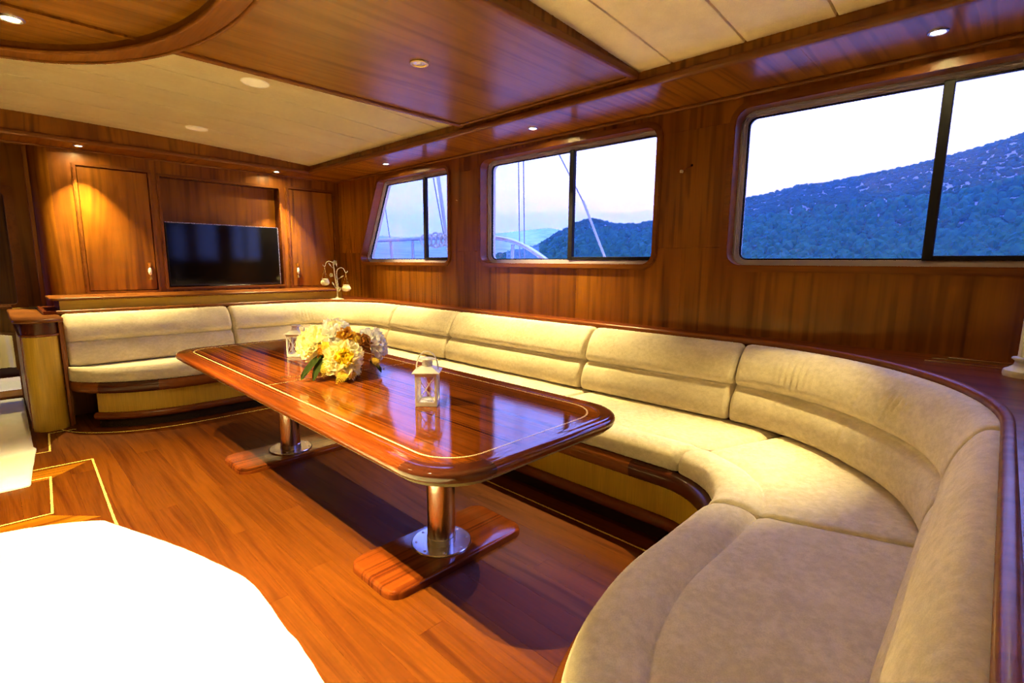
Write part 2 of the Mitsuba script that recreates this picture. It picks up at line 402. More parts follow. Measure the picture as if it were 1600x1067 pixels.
WLAB = ['small raked window nearest the television corner, rope coil and steel rail outside', 'sliding window over the middle of the sofa, two upright ropes outside', 'large sliding window at the right edge with the wooded hillside outside', 'sliding window further aft']
for i, w in enumerate(WIN):
    k = thing(f'window_{i + 1}', WLAB[i], kind='structure')
    part(k, 'surround', cat(prism(w.buffer(0.036, quad_segs=6).difference(w), XW - 0.010, XW + 0.01, 'x'), prism(w.buffer(0.027, quad_segs=6).difference(w), XW - 0.016, XW - 0.009, 'x')), 'mahogany_trim', 30)
    part(k, 'jamb', prism(w.difference(w.buffer(-0.006)), XW - 0.014, XW + 0.13, 'x'), 'mahogany_red', 30)
    f0 = w.buffer(-0.006)
    part(k, 'outer_frame', cat(prism(f0.difference(w.buffer(-0.019)), XW + 0.080, XW + 0.13, 'x'), prism(w.buffer(-0.018).difference(w.buffer(-0.027)), XW + 0.088, XW + 0.13, 'x'), prism(w.buffer(-0.026).difference(w.buffer(-0.040)), XW + 0.094, XW + 0.122, 'x')), 'aluminium', 30)
    y0, z0, y1, z1 = w.bounds
    glass = w.buffer(-0.040)
    m = MULL[i]
    fore, aft = glass.intersection(sbox(m, 0, y1, 3)), glass.intersection(sbox(y0, 0, m, 3))
    for sash, gx, nm in ((fore, 0.110, 'sash'), (aft, 0.092, 'sash')):
        s = part(k, 'sash', prism(sash.difference(sash.buffer(-0.008, join_style='mitre')), XW + gx - 0.008, XW + gx + 0.008, 'x'), 'mullion_black')
        p2 = sash.buffer(-0.004)
        c = np.array(p2.exterior.coords)[:-1]
        tv, tf = trimesh.creation.triangulate_polygon(p2, engine='earcut')
        part(s, 'pane', trimesh.Trimesh(np.column_stack([np.full(len(tv), XW + gx), tv]), tf, process=False), 'pane')
    part(k, 'mullion', bx(XW + 0.080, XW + 0.118, m - 0.024, m + 0.020, z0 + 0.036, z1 - 0.036, 0.003), 'mullion_black')
    part(k, 'bottom_rail', bx(XW + 0.084, XW + 0.100, y0 + 0.06, m - 0.02, z0 + 0.036, z0 + 0.062, 0.002), 'mullion_black')

# loose cables on the piers
for (y, z, lab) in ((1.585, 2.055, 'cable end with pale connector hanging from the wall between the two larger windows'), (3.975, 2.03, 'short cable end with small connector on the wall beside the raked window')):
    k = thing('cable_stub', lab, 'cable')
    s = 1.0 if y < 2 else 0.45
    part(k, 'grommet', moved(lathe([(0, 0), (0.008 * s, 0), (0.008 * s, 0.003), (0, 0.003)], 12), (XW - 0.001, y, z), ry=-math.pi / 2), 'dark_gap')  # flat disc for the cable hole, the dark of the hole given as colour
    pts = spline3([(XW + 0.01, y, z), (XW - 0.015, y + 0.01 * s, z - 0.012 * s), (XW - 0.02, y + 0.035 * s, z - 0.018 * s), (XW - 0.018, y + 0.055 * s, z - 0.03 * s)])
    part(k, 'lead', tube(pts, 0.0022, 6), 'cable', True)
    part(k, 'connector', bx(XW - 0.027, XW - 0.009, y + 0.052 * s, y + 0.052 * s + 0.022 * max(s, .6), z - 0.043 * s, z - 0.024 * s, 0.003), 'connector')

# ---- ceiling: cambered beige boards, soffit, cross panel, elliptical panel
ce = thing('ceiling', 'cambered beige board ceiling framed by varnished mahogany soffits and panels', kind='structure')
camber = lambda x: 2.622 - 0.0133 * x * x
def beige_board(y0, y1, mat):
    xs = np.linspace(-2.95, 2.95, 49)
    rows = []
    for x in xs:
        z = camber(x)
        rows.append([(x, y0 + 0.0025, z + 0.008), (x, y0 + 0.006, z), (x, y1 - 0.006, z), (x, y1 - 0.0025, z + 0.008), (x, y1 - 0.0025, z + 0.03), (x, y0 + 0.0025, z + 0.03)])
    part(ce, 'board', grid_mesh(np.array(rows)), mat, 25)
y = 2.66
while y < 6.1:
    beige_board(y, min(y + 0.455, 6.14), 'beige_board'); y += 0.4555
y = -0.12 - 0.40 * 7
while y < 2.0:
    beige_board(y, y + 0.3995, 'suede_board'); y += 0.40
part(ce, 'deckhead', bx(XP - 0.1, XW + 0.16, YB - 0.1, 10.3, 2.72, 2.78), 'dark_gap')
IN = 2.80                                         # inner face of the side soffits
for sgn, nm in ((1, ''), (-1, '')):
    y = YB
    while y < 6.6:
        y1 = min(y + 1.28, 6.62)
        x0, x1 = sorted((sgn * IN, sgn * XW))
        part(ce, 'soffit_panel', bx(x0, x1, y + 0.0008, y1 - 0.0008, SOF, SOF + 0.02), 'mahogany_across')
        y = y1
    xf = sorted((sgn * IN, sgn * (IN + 0.018)))
    part(ce, 'fascia', bx(xf[0], xf[1], YB, 6.10, SOF, 2.60), 'mahogany_upright_alt')
    P = np.array([(sgn * IN, YB), (sgn * IN, 6.085)])
    pr = round_prof(-0.024, 0.024, SOF - 0.016, SOF + 0.030, 0.018)
    part(ce, 'soffit_bead', sweep(pr, dense(P, 0.5), np.tile([1.0, 0], (len(dense(P, 0.5)), 1))), 'mahogany_trim', 40)
    P = np.array([(sgn * (XW - 0.008), YB), (sgn * (XW - 0.008), YF)])
    pr = round_prof(-0.014, 0.014, SOF - 0.022, SOF + 0.005, 0.012)
    part(ce, 'cove_bead', sweep(pr, dense(P, 0.5), np.tile([1.0, 0], (len(dense(P, 0.5)), 1))), 'mahogany_trim', 40)
x = -IN
for xa, xb in ((-2.8, -1.4), (-1.4, 0.0), (0.0, 1.4), (1.4, 2.8)):
    part(ce, 'soffit_panel', bx(xa + 0.0008, xb - 0.0008, 6.08, 6.66, SOF, SOF + 0.02), 'mahogany_along')
part(ce, 'fascia', bx(-IN, IN, 6.08, 6.098, SOF, 2.66), 'mahogany_upright')
pr = round_prof(-0.024, 0.024, SOF - 0.016, SOF + 0.030, 0.018)
P = dense([(-IN, 6.08), (IN, 6.08)], 0.5)
part(ce, 'soffit_bead', sweep(pr, P, np.tile([0.0, 1.0], (len(P), 1))), 'mahogany_trim_across', 40)
P = dense([(-IN, YF - 0.006), (XW, YF - 0.006)], 0.5)
part(ce, 'cove_bead', sweep(round_prof(-0.012, 0.012, SOF - 0.016, SOF + 0.005, 0.01), P, np.tile([0.0, 1.0], (len(P), 1))), 'mahogany_trim_across', 40)
# cross panel with trims
CY = 2.5
ell = lambda a, b: Polygon(np.column_stack([a * np.cos(np.linspace(0, 2 * np.pi, 121)[:-1]), CY + b * np.sin(np.linspace(0, 2 * np.pi, 121)[:-1])]))
ring_out, ring_in = ell(0.895, 1.475), ell(0.785, 1.335)
ZP = 2.492
cross = sbox(-2.79, 1.69, 2.79, 3.28).difference(ring_out.buffer(-0.01))
part(ce, 'cross_panel', prism(cross.intersection(sbox(0, 0, 3, 5)), ZP, ZP + 0.015), 'mahogany_ceiling')
part(ce, 'cross_panel', prism(cross.intersection(sbox(-3, 0, 0, 5)), ZP, ZP + 0.015), 'mahogany_ceiling')
part(ce, 'cross_panel_edge', cat(bx(-2.79, 2.79, 1.69, 1.705, ZP, 2.63), bx(-2.79, 2.79, 3.265, 3.28, ZP, 2.60)), 'mahogany_upright_alt')
tp = round_prof(-0.022, 0.022, ZP - 0.018, ZP + 0.028, 0.012)
for yy, x0 in ((1.70, 0.70), (3.27, 0.74)):
    for s in (1, -1):
        P = dense([(s * x0, yy), (s * 2.775, yy)], 0.3)
        part(ce, 'panel_trim', sweep(tp, P, np.tile([0.0, 1.0], (len(P), 1))), 'mahogany_trim_across', 40)
for s in (1, -1):
    P = dense([(s * 2.755, 1.69), (s * 2.755, 3.28)], 0.3)
    part(ce, 'panel_trim', sweep(round_prof(-0.014, 0.018, ZP - 0.014, ZP + 0.02, 0.01), P, np.tile([1.0, 0.0], (len(P), 1))), 'mahogany_trim', 40)
part(ce, 'ring_beam', prism(ring_out.difference(ring_in), ZP - 0.030, 2.64), 'mahogany_trim', 30)
for rr in (ring_in, ring_out):
    P = np.array(rr.exterior.coords)
    part(ce, 'ring_bead', sweep(round_prof(-0.009, 0.009, ZP - 0.040, ZP - 0.018, 0.008), P[:-1], closed=True), 'mahogany_trim_across', 40)
part(ce, 'ellipse_panel', prism(ring_in.buffer(0.02).intersection(sbox(-2, 0, 2, 3.42)), ZP + 0.012, ZP + 0.03), 'mahogany_ceiling')
part(ce, 'ellipse_panel', prism(ring_in.buffer(0.02).intersection(sbox(-2, 3.423, 2, 5)), ZP + 0.012, ZP + 0.03), 'mahogany_ceiling')

# ---- downlights
DG = 'downlights of the ceiling'
def downlight(x, y, z, label, power, cutoff=36, beam=22, lit=True, r=0.035, spill=True, aim=None):
    k = thing('downlight', label, 'ceiling light')
    part(k, 'ring', lathe([(r * 0.70, 0.006), (r * 0.72, -0.004), (r * 0.9, -0.008), (r * 1.08, -0.006), (r * 1.15, 0.0), (r * 1.15, 0.004)], 32, (x, y, z)), 'brass' if not lit else 'steel_satin', 40)
    disc = lathe([(0, 0), (r * 0.72, 0), (r * 0.72, 0.003), (0, 0.003)], 24, (x, y, z - 0.002))
    q = part(k, 'lens', disc, 'bulb' if lit else 'bulb_off')
    if lit:
        scene[q]['emitter'] = {'type': 'area', 'sampling_weight': 0.6, 'radiance': {'type': 'rgb', 'value': [float(v) for v in LAMP * LAMP_LENS * K * (1 if spill else 0.1)]}}
        look = T().look_at(origin=[x, y, z - 0.012], target=list(aim) if aim else [x, y, 0.0], up=[0, 1, 0])
        scene[k + '_beam'] = {'type': 'spot', 'sampling_weight': 1.0, 'to_world': look, 'intensity': {'type': 'rgb', 'value': [float(v) for v in LAMP * power * K]}, 'cutoff_angle': cutoff, 'beam_width': beam}
    else:
        for j in range(6):
            a = j * math.pi / 3
            part(k, 'led', ico(0.005, (x + 0.013 * math.cos(a), y + 0.013 * math.sin(a), z - 0.003), 1), 'porcelain', True)
downlight(3.075, 0.34, SOF, 'bright downlight in the soffit over the large right-hand window', LAMP_SOFFIT, 20, 10, aim=(2.22, 1.18, 0.0))
downlight(3.075, 2.77, SOF, 'small lit downlight in the soffit over the middle window', LAMP_SOFFIT, 41, 22)
downlight(3.09, 4.89, SOF, 'small lit downlight in the soffit over the raked window', LAMP_SOFFIT)
downlight(2.49, 6.28, SOF, 'lit downlight in the front soffit over the right cabinet door', LAMP_SOFFIT)
downlight(0.71, 6.28, SOF, 'lit downlight in the front soffit over the left cabinet door', LAMP_SOFFIT)
downlight(1.79, 2.465, ZP, 'unlit brass-rimmed downlight in the varnished ceiling panel', 0, lit=False, r=0.048)
downlight(0.20, 3.45, ZP + 0.012, 'dazzling downlight in the curved ceiling panel at the top left corner', LAMP_CENTRE * 0.55, 38, 24, r=0.045)
downlight(0.04, 2.60, ZP + 0.012, 'lit downlight in the middle of the curved ceiling panel, out of view', LAMP_CENTRE * 0.90, 47, 34, r=0.045)
downlight(0.12, 1.52, ZP + 0.012, 'lit downlight in the aft part of the curved ceiling panel, out of view', LAMP_CENTRE * 1.35, 31, 20, r=0.045)
downlight(0.10, 7.65, 2.44, 'lit downlight over the forward passage, out of view', 10.0, 50, 34)
for (x, y, lab) in ((1.40, 3.80, 'round white speaker grille in the beige ceiling, nearer of two'), (1.47, 5.45, 'round white speaker grille in the beige ceiling, nearer the television wall')):
    k = thing('ceiling_speaker', lab, 'speaker')
    z = camber(x)
    tilt = math.atan(0.0266 * x)
    part(k, 'bezel', moved(lathe([(0.075, 0.0), (0.078, -0.006), (0.086, -0.006), (0.090, 0.0), (0.090, 0.004)], 40), (x, y, z), ry=tilt), 'speaker_white', 40)
    part(k, 'grille', moved(lathe([(0, -0.005), (0.03, -0.005), (0.077, -0.003), (0.077, 0.003), (0, 0.003)], 40), (x, y, z), ry=tilt), 'speaker_white', 40)

# ---- front wall behind the cabinet, port wall, aft wall
wf = thing('wall_front', 'mahogany front wall behind the television cabinet', kind='structure')
part(wf, 'panel', bx(0.34, XW + 0.1, 6.66, 6.70, 0.0, 2.72), 'mahogany_upright')
wl = thing('wall_left', 'mahogany veneer port wall', kind='structure')
for a, b in ((YB, -1.0), (-1.0, 1.5), (1.5, 4.0), (4.0, 7.05)):
    part(wl, 'veneer_panel', bx(XP - 0.05, XP, a + 0.001, b - 0.001, 0, 2.72), 'mahogany_upright')
wb = thing('wall_back', 'mahogany veneer aft wall', kind='structure')
for a, b in ((XP, -1.0), (-1.0, 1.2), (1.2, XW)):
    part(wb, 'veneer_panel', bx(a + 0.001, b - 0.001, YB - 0.05, YB, 0, 2.72), 'mahogany_upright_alt')

# ---- wall of the forward passage at the far left, with two openings
wp = thing('wall_passage', 'dim mahogany wall with openings to the forward cabin at the left edge', kind='structure')
hatch = rrect(-1.2, 0.185, 0.957, 2.03, 0.03)
arch = Polygon([(-1.2, -0.1), (0.125, -0.1), (0.125, 0.66)] + [(x, 0.72 - 0.06 * ((x + 0.45) / 0.575) ** 2) for x in np.linspace(0.125, -1.02, 12)] + [(-1.2, 0.66)])
part(wp, 'panel', prism(sbox(XP, 0, 0.40, 2.72).difference(hatch).difference(arch), 7.05, 7.09, 'y'), 'mahogany_upright_alt')
part(wp, 'hatch_frame', prism(rrect(-1.27, 0.255, 0.90, 2.10, 0.03).difference(hatch), 7.015, 7.052, 'y'), 'mahogany_trim', 30)
part(wp, 'counter_edge', bx(-2.5, 0.135, 6.86, 7.10, 0.925, 0.952, 0.008), 'mahogany_trim_across')
part(wp, 'arch_bead', prism(arch.boundary.buffer(0.016).intersection(sbox(-1.3, 0.3, 0.16, 1)), 7.03, 7.052, 'y'), 'mahogany_trim_across')
part(wp, 'side_wall', bx(0.40, 0.44, 7.05, 10.2, -0.1, 2.72), 'mahogany_upright')
part(wp, 'end_wall', bx(XP, 0.44, 10.2, 10.25, -0.1, 2.72), 'mahogany_upright')
part(wp, 'threshold', bx(-1.2, 0.30, 7.10, 7.42, 0.0, 0.028, 0.006), 'mahogany_trim_across')
pf = thing('floor_passage', 'forward cabin floor beyond the threshold', kind='structure')
for i in range(12):
    part(pf, 'plank', bx(-1.2 + i * 0.13, -1.2 + i * 0.13 + 0.129, 7.42, 10.2, -0.02, 0.0), FLOORS[i % 4])

# ================================================================== BUILT-IN SOFA
# plan line of the ledge front (tops of the seat backs): port run, round corner, starboard run, round corner, aft run
RB1, RB2 = 0.90, 1.16
BACK = np.vstack([dense([(0.385, 5.90), (XW - 0.15 - RB1, 5.90)]), arc(2.30, 5.0, RB1, 90, 0, 50)[1:], dense([(3.20, 5.0), (3.20, 1.10)])[1:], arc(2.04, 1.10, RB2, 0, -90, 64)[1:], dense([(2.04, -0.06), (0.40, -0.06)])[1:]])
BN = normals2(BACK)
BS = np.concatenate([[0], np.cumsum(np.linalg.norm(np.diff(BACK, axis=0), axis=1))])
def s_at(x=None, y=None, lo=0.0, hi=1e9):
    m = (BS >= lo) & (BS <= hi)
    i = np.argmin(np.where(m, np.abs(BACK[:, 0] - x) if x is not None else np.abs(BACK[:, 1] - y), 1e9))
    return BS[i]
s_c1a, s_c1b = 1.915, 1.915 + RB1 * math.pi / 2
s_c2a = s_c1b + 3.90
s_c2b = s_c2a + RB2 * math.pi / 2
def back_frame(s):
    x, y = np.interp(s, BS, BACK[:, 0]), np.interp(s, BS, BACK[:, 1])
    n = np.column_stack([np.interp(s, BS, BN[:, 0]), np.interp(s, BS, BN[:, 1])])
    return np.column_stack([x, y]), n / np.linalg.norm(n, axis=1, keepdims=True)
BPROF = smooth_closed([(0.0, 0.918), (0.045, 0.930), (0.085, 0.922), (0.130, 0.885), (0.172, 0.825), (0.196, 0.765), (0.200, 0.722), (0.186, 0.695), (0.203, 0.672), (0.234, 0.630), (0.250, 0.585), (0.254, 0.540), (0.244, 0.502), (0.208, 0.487), (0.15, 0.486), (0.09, 0.487), (0.055, 0.56), (0.03, 0.70), (0.008, 0.84)], 72)
# sharpen the crease between the two rolls
def crease(prof):
    p = prof.copy()
    k = np.exp(-((p[:, 1] - 0.694) / 0.010) ** 2) * (p[:, 0] > 0.12)
    p[:, 0] -= 0.020 * k
    return p
BPROF = crease(BPROF)
def back_cushion(s0, s1, puckers=(), seam=None):
    L = s1 - s0
    n = max(40, int(L / 0.014))
    u = np.linspace(0, 1, n)
    s = s0 + 0.004 + (L - 0.008) * u
    t = np.minimum(s - s[0], s[-1] - s)
    r = 0.038
    e = np.where(t < r, r - np.sqrt(np.maximum(r * r - (r - t) ** 2, 0)), 0) * 0.75
    P, N = back_frame(s)
    thick = np.interp(s, [s_c2a + 0.95, s_c2b], [1.0, 0.66])
    rows = np.zeros((n, len(BPROF), 3))
    for i in range(n):
        pr = inset_profile(BPROF, e[i]) if e[i] > 1e-5 else BPROF.copy()
        front = np.clip((pr[:, 0] - 0.06) / 0.1, 0, 1)
        for c, wd, amp in puckers:
            g = math.exp(-((s[i] - c) / wd) ** 2)
            fold = np.sin((s[i] - c) * 150 + pr[:, 1] * 18) * np.clip((pr[:, 1] - 0.70) / 0.08, 0, 1) * np.clip((0.90 - pr[:, 1]) / 0.06, 0, 1)
            low = 0.4 * np.sin((s[i] - c) * 120 - pr[:, 1] * 14) * np.clip((0.67 - pr[:, 1]) / 0.05, 0, 1) * np.clip((pr[:, 1] - 0.5) / 0.06, 0, 1)
            pr[:, 0] += amp * g * front * (fold + low)
        if seam is not None:
            pr[:, 0] -= 0.008 * math.exp(-((s[i] - seam) / 0.010) ** 2) * front
        wob = meshkit.fbm(np.column_stack([np.full(len(pr), s[i] * 5), pr[:, 1] * 6, pr[:, 0] * 0 + s0]), 3, seed=5) - 0.5
        pr[:, 0] += 0.007 * wob * front
        pr[:, 0] *= thick[i]
        rows[i, :, 0] = P[i, 0] + N[i, 0] * pr[:, 0]
        rows[i, :, 1] = P[i, 1] + N[i, 1] * pr[:, 0]
        rows[i, :, 2] = pr[:, 1]
    return grid_mesh(rows)
sp = [0.015, 1.34, s_c1b + (5.0 - 4.78), s_c1b + (5.0 - 3.76), s_c1b + (5.0 - 2.17), s_c1b + (5.0 - 1.085), s_c2b + 0.0, BS[-1] - 0.01]
BLAB = ['beige velvet back cushion at the left end of the sofa, below the television', 'curved beige velvet back cushion in the far corner, below the candle tree', 'short beige velvet back cushion next to the far corner, behind the flowers', 'beige velvet back cushion behind the white lantern, below the middle window',
        'beige velvet back cushion between the table end and the near corner', 'curved beige velvet back cushion sweeping round the near right corner', 'beige velvet back cushion at the bottom right, seen from above']
for i in range(7):
    pk, seam = (), None
    if i == 1: pk, seam = ((s_c1a + 0.25, 0.16, 0.008), (s_c1a + 1.05, 0.18, 0.009)), None
    if i == 5: pk, seam = ((s_c2a + 0.42, 0.11, 0.007), (s_c2a + 1.12, 0.11, 0.007)), s_c2a + 0.86
    if i == 6: pk, seam = ((s_c2b + 0.15, 0.25, 0.002),), None
    whole('back_cushion', back_cushion(sp[i], sp[i + 1], pk, seam), 'velvet', BLAB[i], 'cushion', 45, 'back cushions of the built-in sofa')

# front line of the base (outer face of the rail) and matching back line of the seats
LEFT = spline3([(0.385, 5.58, 0), (0.405, 5.48, 0), (0.46, 5.375, 0), (0.56, 5.265, 0), (0.70, 5.165, 0), (0.86, 5.10, 0), (1.02, 5.065, 0), (1.20, 5.05, 0)], 40)[:, :2]
AFTEND = spline3([(1.45, 0.79, 0), (1.25, 0.788, 0), (1.05, 0.758, 0), (0.87, 0.700, 0), (0.71, 0.605, 0), (0.585, 0.46, 0), (0.51, 0.29, 0), (0.48, 0.11, 0), (0.475, -0.06, 0)], 40)[:, :2]
seg = [np.vstack([LEFT, dense([(1.20, 5.05), (1.92, 5.05)])[1:]]), arc(1.92, 4.75, 0.30, 90, 0, 24), dense([(2.22, 4.75), (2.22, 1.14)]), arc(1.87, 1.14, 0.35, 0, -90, 28), np.vstack([dense([(1.87, 0.79), (1.45, 0.79)]), AFTEND[1:]])]
def param(a): 
    l = np.concatenate([[0], np.cumsum(np.linalg.norm(np.diff(a, axis=0), axis=1))])
    return l / l[-1]
kb = [np.column_stack([np.maximum(0.392, 0.392 + (2.20 - 0.392) * (seg[0][:, 0] - 0.385) / (1.92 - 0.385)), np.full(len(seg[0]), 5.665)]), arc(2.20, 4.92, 0.745, 90, 0, 24), dense([(2.945, 4.92), (2.945, 1.00)], 0.03),
      arc(2.08, 0.98, 0.865, 0, -90, 28), None]
x4 = seg[4][:, 0]
kb[2] = np.column_stack([np.full(len(seg[2]), 2.945), np.interp(param(seg[2]), [0, 1], [4.92, 0.98])])
kb[4] = np.column_stack([np.interp(param(seg[4]), [0, 1], [2.08, 0.47]), np.full(len(x4), 0.115)])
FR = np.vstack([seg[0]] + [q[1:] for q in seg[1:]])
KB = np.vstack([kb[0]] + [q[1:] for q in kb[1:]])
FN = normals2(FR)
FS = np.concatenate([[0], np.cumsum(np.linalg.norm(np.diff(FR, axis=0), axis=1))])
sb = thing('sofa_base', 'built-in U-shaped sofa base with pale veneer front and dark rail', 'sofa')
def along(a, b, prof, name, mat, lab=None, smooth=40):
    n = max(3, int((b - a) / 0.025))
    s = np.linspace(a, b, n)
    P = np.column_stack([np.interp(s, FS, FR[:, 0]), np.interp(s, FS, FR[:, 1])])
    return part(sb, name, sweep(prof, P, normals2(P)), mat, smooth, lab)
i0 = len(seg[0]); fa = FS[i0 - 1]; fb = FS[i0 + 22]; fc = FS[i0 + 22 + len(seg[2]) - 1]; fd = FS[i0 + 22 + len(seg[2]) - 1 + 27]; fe = FS[-1]
RAIL = round_prof(-0.085, 0.0, 0.298, 0.386, 0.034, 6)
yline = lambda y: fb + (4.75 - y)
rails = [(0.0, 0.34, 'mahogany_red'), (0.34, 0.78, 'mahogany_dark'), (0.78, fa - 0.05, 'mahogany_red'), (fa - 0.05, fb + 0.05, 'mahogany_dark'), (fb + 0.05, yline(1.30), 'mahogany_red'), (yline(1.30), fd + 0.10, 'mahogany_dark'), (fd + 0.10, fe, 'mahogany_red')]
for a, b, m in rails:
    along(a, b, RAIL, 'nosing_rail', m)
pan = [0.27, 0.8, 1.35, fa, fb, yline(4.0), yline(3.2), yline(2.4), yline(1.9), yline(1.55), yline(1.15), fd, (fd + fe) / 2, fe]
for a, b in zip(pan[:-1], pan[1:]):
    along(a, b, [(-0.085, 0.10), (-0.062, 0.10), (-0.062, 0.31), (-0.085, 0.31)], 'veneer_panel', 'maple')
along(0.26, fe, round_prof(-0.085, -0.022, 0.068, 0.128, 0.026, 5), 'kick_rail', 'mahogany_red')
along(0.28, fe, [(-0.10, 0.0), (-0.052, 0.0), (-0.052, 0.08), (-0.10, 0.08)], 'kick_grille', 'grille_mesh', 'dark woven kick grille')
along(0.24, fe, [(-0.02, -0.004), (-0.02, 0.0012), (-0.06, 0.0012), (-0.06, -0.004)], 'kick_sill', 'mahogany_dark')
along(0.05, fe, [(0.09, -0.004), (0.101, -0.004), (0.101, 0.0014), (0.09, 0.0014)], 'floor_inlay', 'inlay', 'pale inlay line along the floor')
# deck under the cushions
base_poly = Polygon(np.vstack([FR - FN * 0.08, KB[::-1] + np.array([0, 0])])).buffer(0)
part(sb, 'seat_board', prism(base_poly, 0.30, 0.380), 'dark_gap')

def seat_cushion(a, b, puck=0.0, end=False):
    n = max(30, int((b - a) / 0.014))
    s = np.linspace(a + 0.003, b - 0.003, n)
    F = np.column_stack([np.interp(s, FS, FR[:, 0]), np.interp(s, FS, FR[:, 1])])
    K = np.column_stack([np.interp(s, FS, KB[:, 0]), np.interp(s, FS, KB[:, 1])])
    D = K - F
    W = np.linalg.norm(D, axis=1)
    D = D / W[:, None]
    ff = np.array([(0.052, 0.389), (0.044, 0.400), (0.040, 0.425), (0.043, 0.452), (0.056, 0.478), (0.085, 0.497), (0.125, 0.505), (0.165, 0.503), (0.200, 0.494), (0.226, 0.479), (0.236, 0.466), (0.244, 0.473), (0.275, 0.482)])
    t = np.minimum(s - s[0], s[-1] - s)
    r = 0.03
    e = np.where(t < r, r - np.sqrt(np.maximum(r * r - (r - t) ** 2, 0)), 0) * 0.7
    rows = []
    for i in range(n):
        w = W[i]
        back = np.column_stack([np.linspace(max(0.32, 0.0), max(w + 0.07, 0.40), 14), np.full(14, 0.481)])
        f = ff.copy()
        if w < 0.30: 
            f[:, 0] = 0.04 + (f[:, 0] - 0.04) * max(w, 0.02) / 0.30
            back[:, 0] = np.linspace(f[-1, 0], w + 0.05, 14)
        pr = np.vstack([f, back, [(back[-1, 0], 0.389)], [((back[-1, 0] + f[0, 0]) / 2, 0.389)]])
        pr = inset_profile(pr, 0) if e[i] < 1e-5 else np.column_stack([pr[:, 0] + e[i] * (np.arange(len(pr)) < 5), pr[:, 1] - e[i] * (pr[:, 1] > 0.45)])
        x = F[i, 0] + D[i, 0] * pr[:, 0]; y = F[i, 1] + D[i, 1] * pr[:, 0]; z = pr[:, 1].copy()
        top = (z > 0.46) * np.clip((t[i]) / 0.04, 0, 1)
        wob = meshkit.fbm(np.column_stack([x * 4, y * 4, 0 * x]), 3, seed=9) - 0.5
        z += 0.010 * wob * top
        if puck:
            g = np.exp(-((pr[:, 0] - 0.30) / 0.14) ** 2) * (pr[:, 0] > 0.245)
            z += puck * top * g * np.sin(s[i] * 130 + pr[:, 0] * 12)
        rows.append(np.column_stack([x, y, z]))
    return grid_mesh(np.array(rows))
cut = [0.0, fa - 0.20, fb - 0.03 , yline(3.74), yline(2.165), yline(1.075), fd + 0.02, fe]
SLAB = ['beige velvet seat cushion with a rounded end, left end of the sofa', 'curved beige velvet seat cushion in the far corner behind the table', 'beige velvet seat cushion between the far corner and the flowers', 'beige velvet seat cushion behind the middle of the table',
        'beige velvet seat cushion beside the near end of the table', 'curved beige velvet seat cushion in the near corner with radiating creases', 'large beige velvet seat cushion in the right foreground with a thick front roll']
for i in range(7):
    whole('seat_cushion', seat_cushion(cut[i], cut[i + 1], 0.0055 if i in (1, 5) else 0.0), 'velvet', SLAB[i], 'cushion', 40, 'seat cushions of the built-in sofa')

# ---- ledge behind the backs
lg = thing('ledge', 'varnished wooden ledge running behind the sofa backs below the windows', 'ledge')
outer = sbox(0.30, -0.62, XW + 0.01, 6.62)
inner = Polygon(np.vstack([BACK, [(0.2, -0.06), (0.2, 5.90)]]))
lp = outer.difference(inner)
slot = sbox(3.185, -0.62, 3.205, 0.205)
lp1 = lp.difference(slot.buffer(0.0))
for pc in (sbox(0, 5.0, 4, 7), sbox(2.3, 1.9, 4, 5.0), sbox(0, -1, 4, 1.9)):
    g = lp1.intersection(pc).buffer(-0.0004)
    part(lg, 'top_board', prism(g, ZL - 0.028, ZL), 'mahogany_ledge_shaded')
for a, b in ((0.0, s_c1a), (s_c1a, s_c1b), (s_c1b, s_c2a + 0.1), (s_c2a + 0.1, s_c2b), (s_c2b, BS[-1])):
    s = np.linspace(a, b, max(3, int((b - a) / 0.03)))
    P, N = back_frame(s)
    part(lg, 'front_bead', sweep(round_prof(-0.014, 0.022, ZL - 0.034, ZL + 0.004, 0.016, 5), P, N), 'mahogany_trim' if not (s_c2a < b <= s_c2b + 0.01) else 'mahogany_red', 40)  # redder pieces put the shade of the unlit near corner into the bead colour
vt = part(lg, 'vent_slot', cat(bx(3.180, 3.184, -0.62, 0.215, ZL - 0.002, ZL + 0.006, 0.001), bx(3.206, 3.214, -0.62, 0.16, ZL - 0.002, ZL + 0.012, 0.002)), 'mahogany_trim')
part(lg, 'vent_slot_floor', bx(3.184, 3.206, -0.62, 0.205, ZL - 0.028, ZL - 0.022), 'dark_gap')
part(lg, 'slot_edge', bx(3.085, 3.093, -0.62, 0.235, ZL - 0.001, ZL + 0.004, 0.0015), 'mahogany_trim', False, 'thin raised wooden edge strip')
part(lg, 'support', prism(lp.buffer(-0.03).intersection(sbox(0.41, -1, 4, 7)), 0.0, ZL - 0.03), 'mahogany_upright_alt')

# ---- raised shelf box below the television cabinet
sh = thing('shelf_box', 'pale wooden shelf box with rounded nosing below the television cabinet', 'shelf')
bp = Polygon([(0.415, 5.955), (3.075, 5.955), (3.075, 6.5), (0.415, 6.5)])
for a, b in ((0.415, 1.20), (1.20, 2.05), (2.05, 2.75), (2.75, 3.075)):
    part(sh, 'front_panel', bx(a + 0.0006, b - 0.0006, 5.955, 5.975, ZL + 0.001, 1.045), 'maple_across')
for q in (0.415, 3.06):
    part(sh, 'side_panel', bx(q, q + 0.015, 5.975, 6.49, ZL + 0.001, 1.045), 'mahogany_dark')
part(sh, 'nosing', bevel_prism(rrect(0.35, 3.10, 5.925, 6.470, 0.05), 1.040, 1.066, 0.012, both=True), 'mahogany_trim_across', 40)

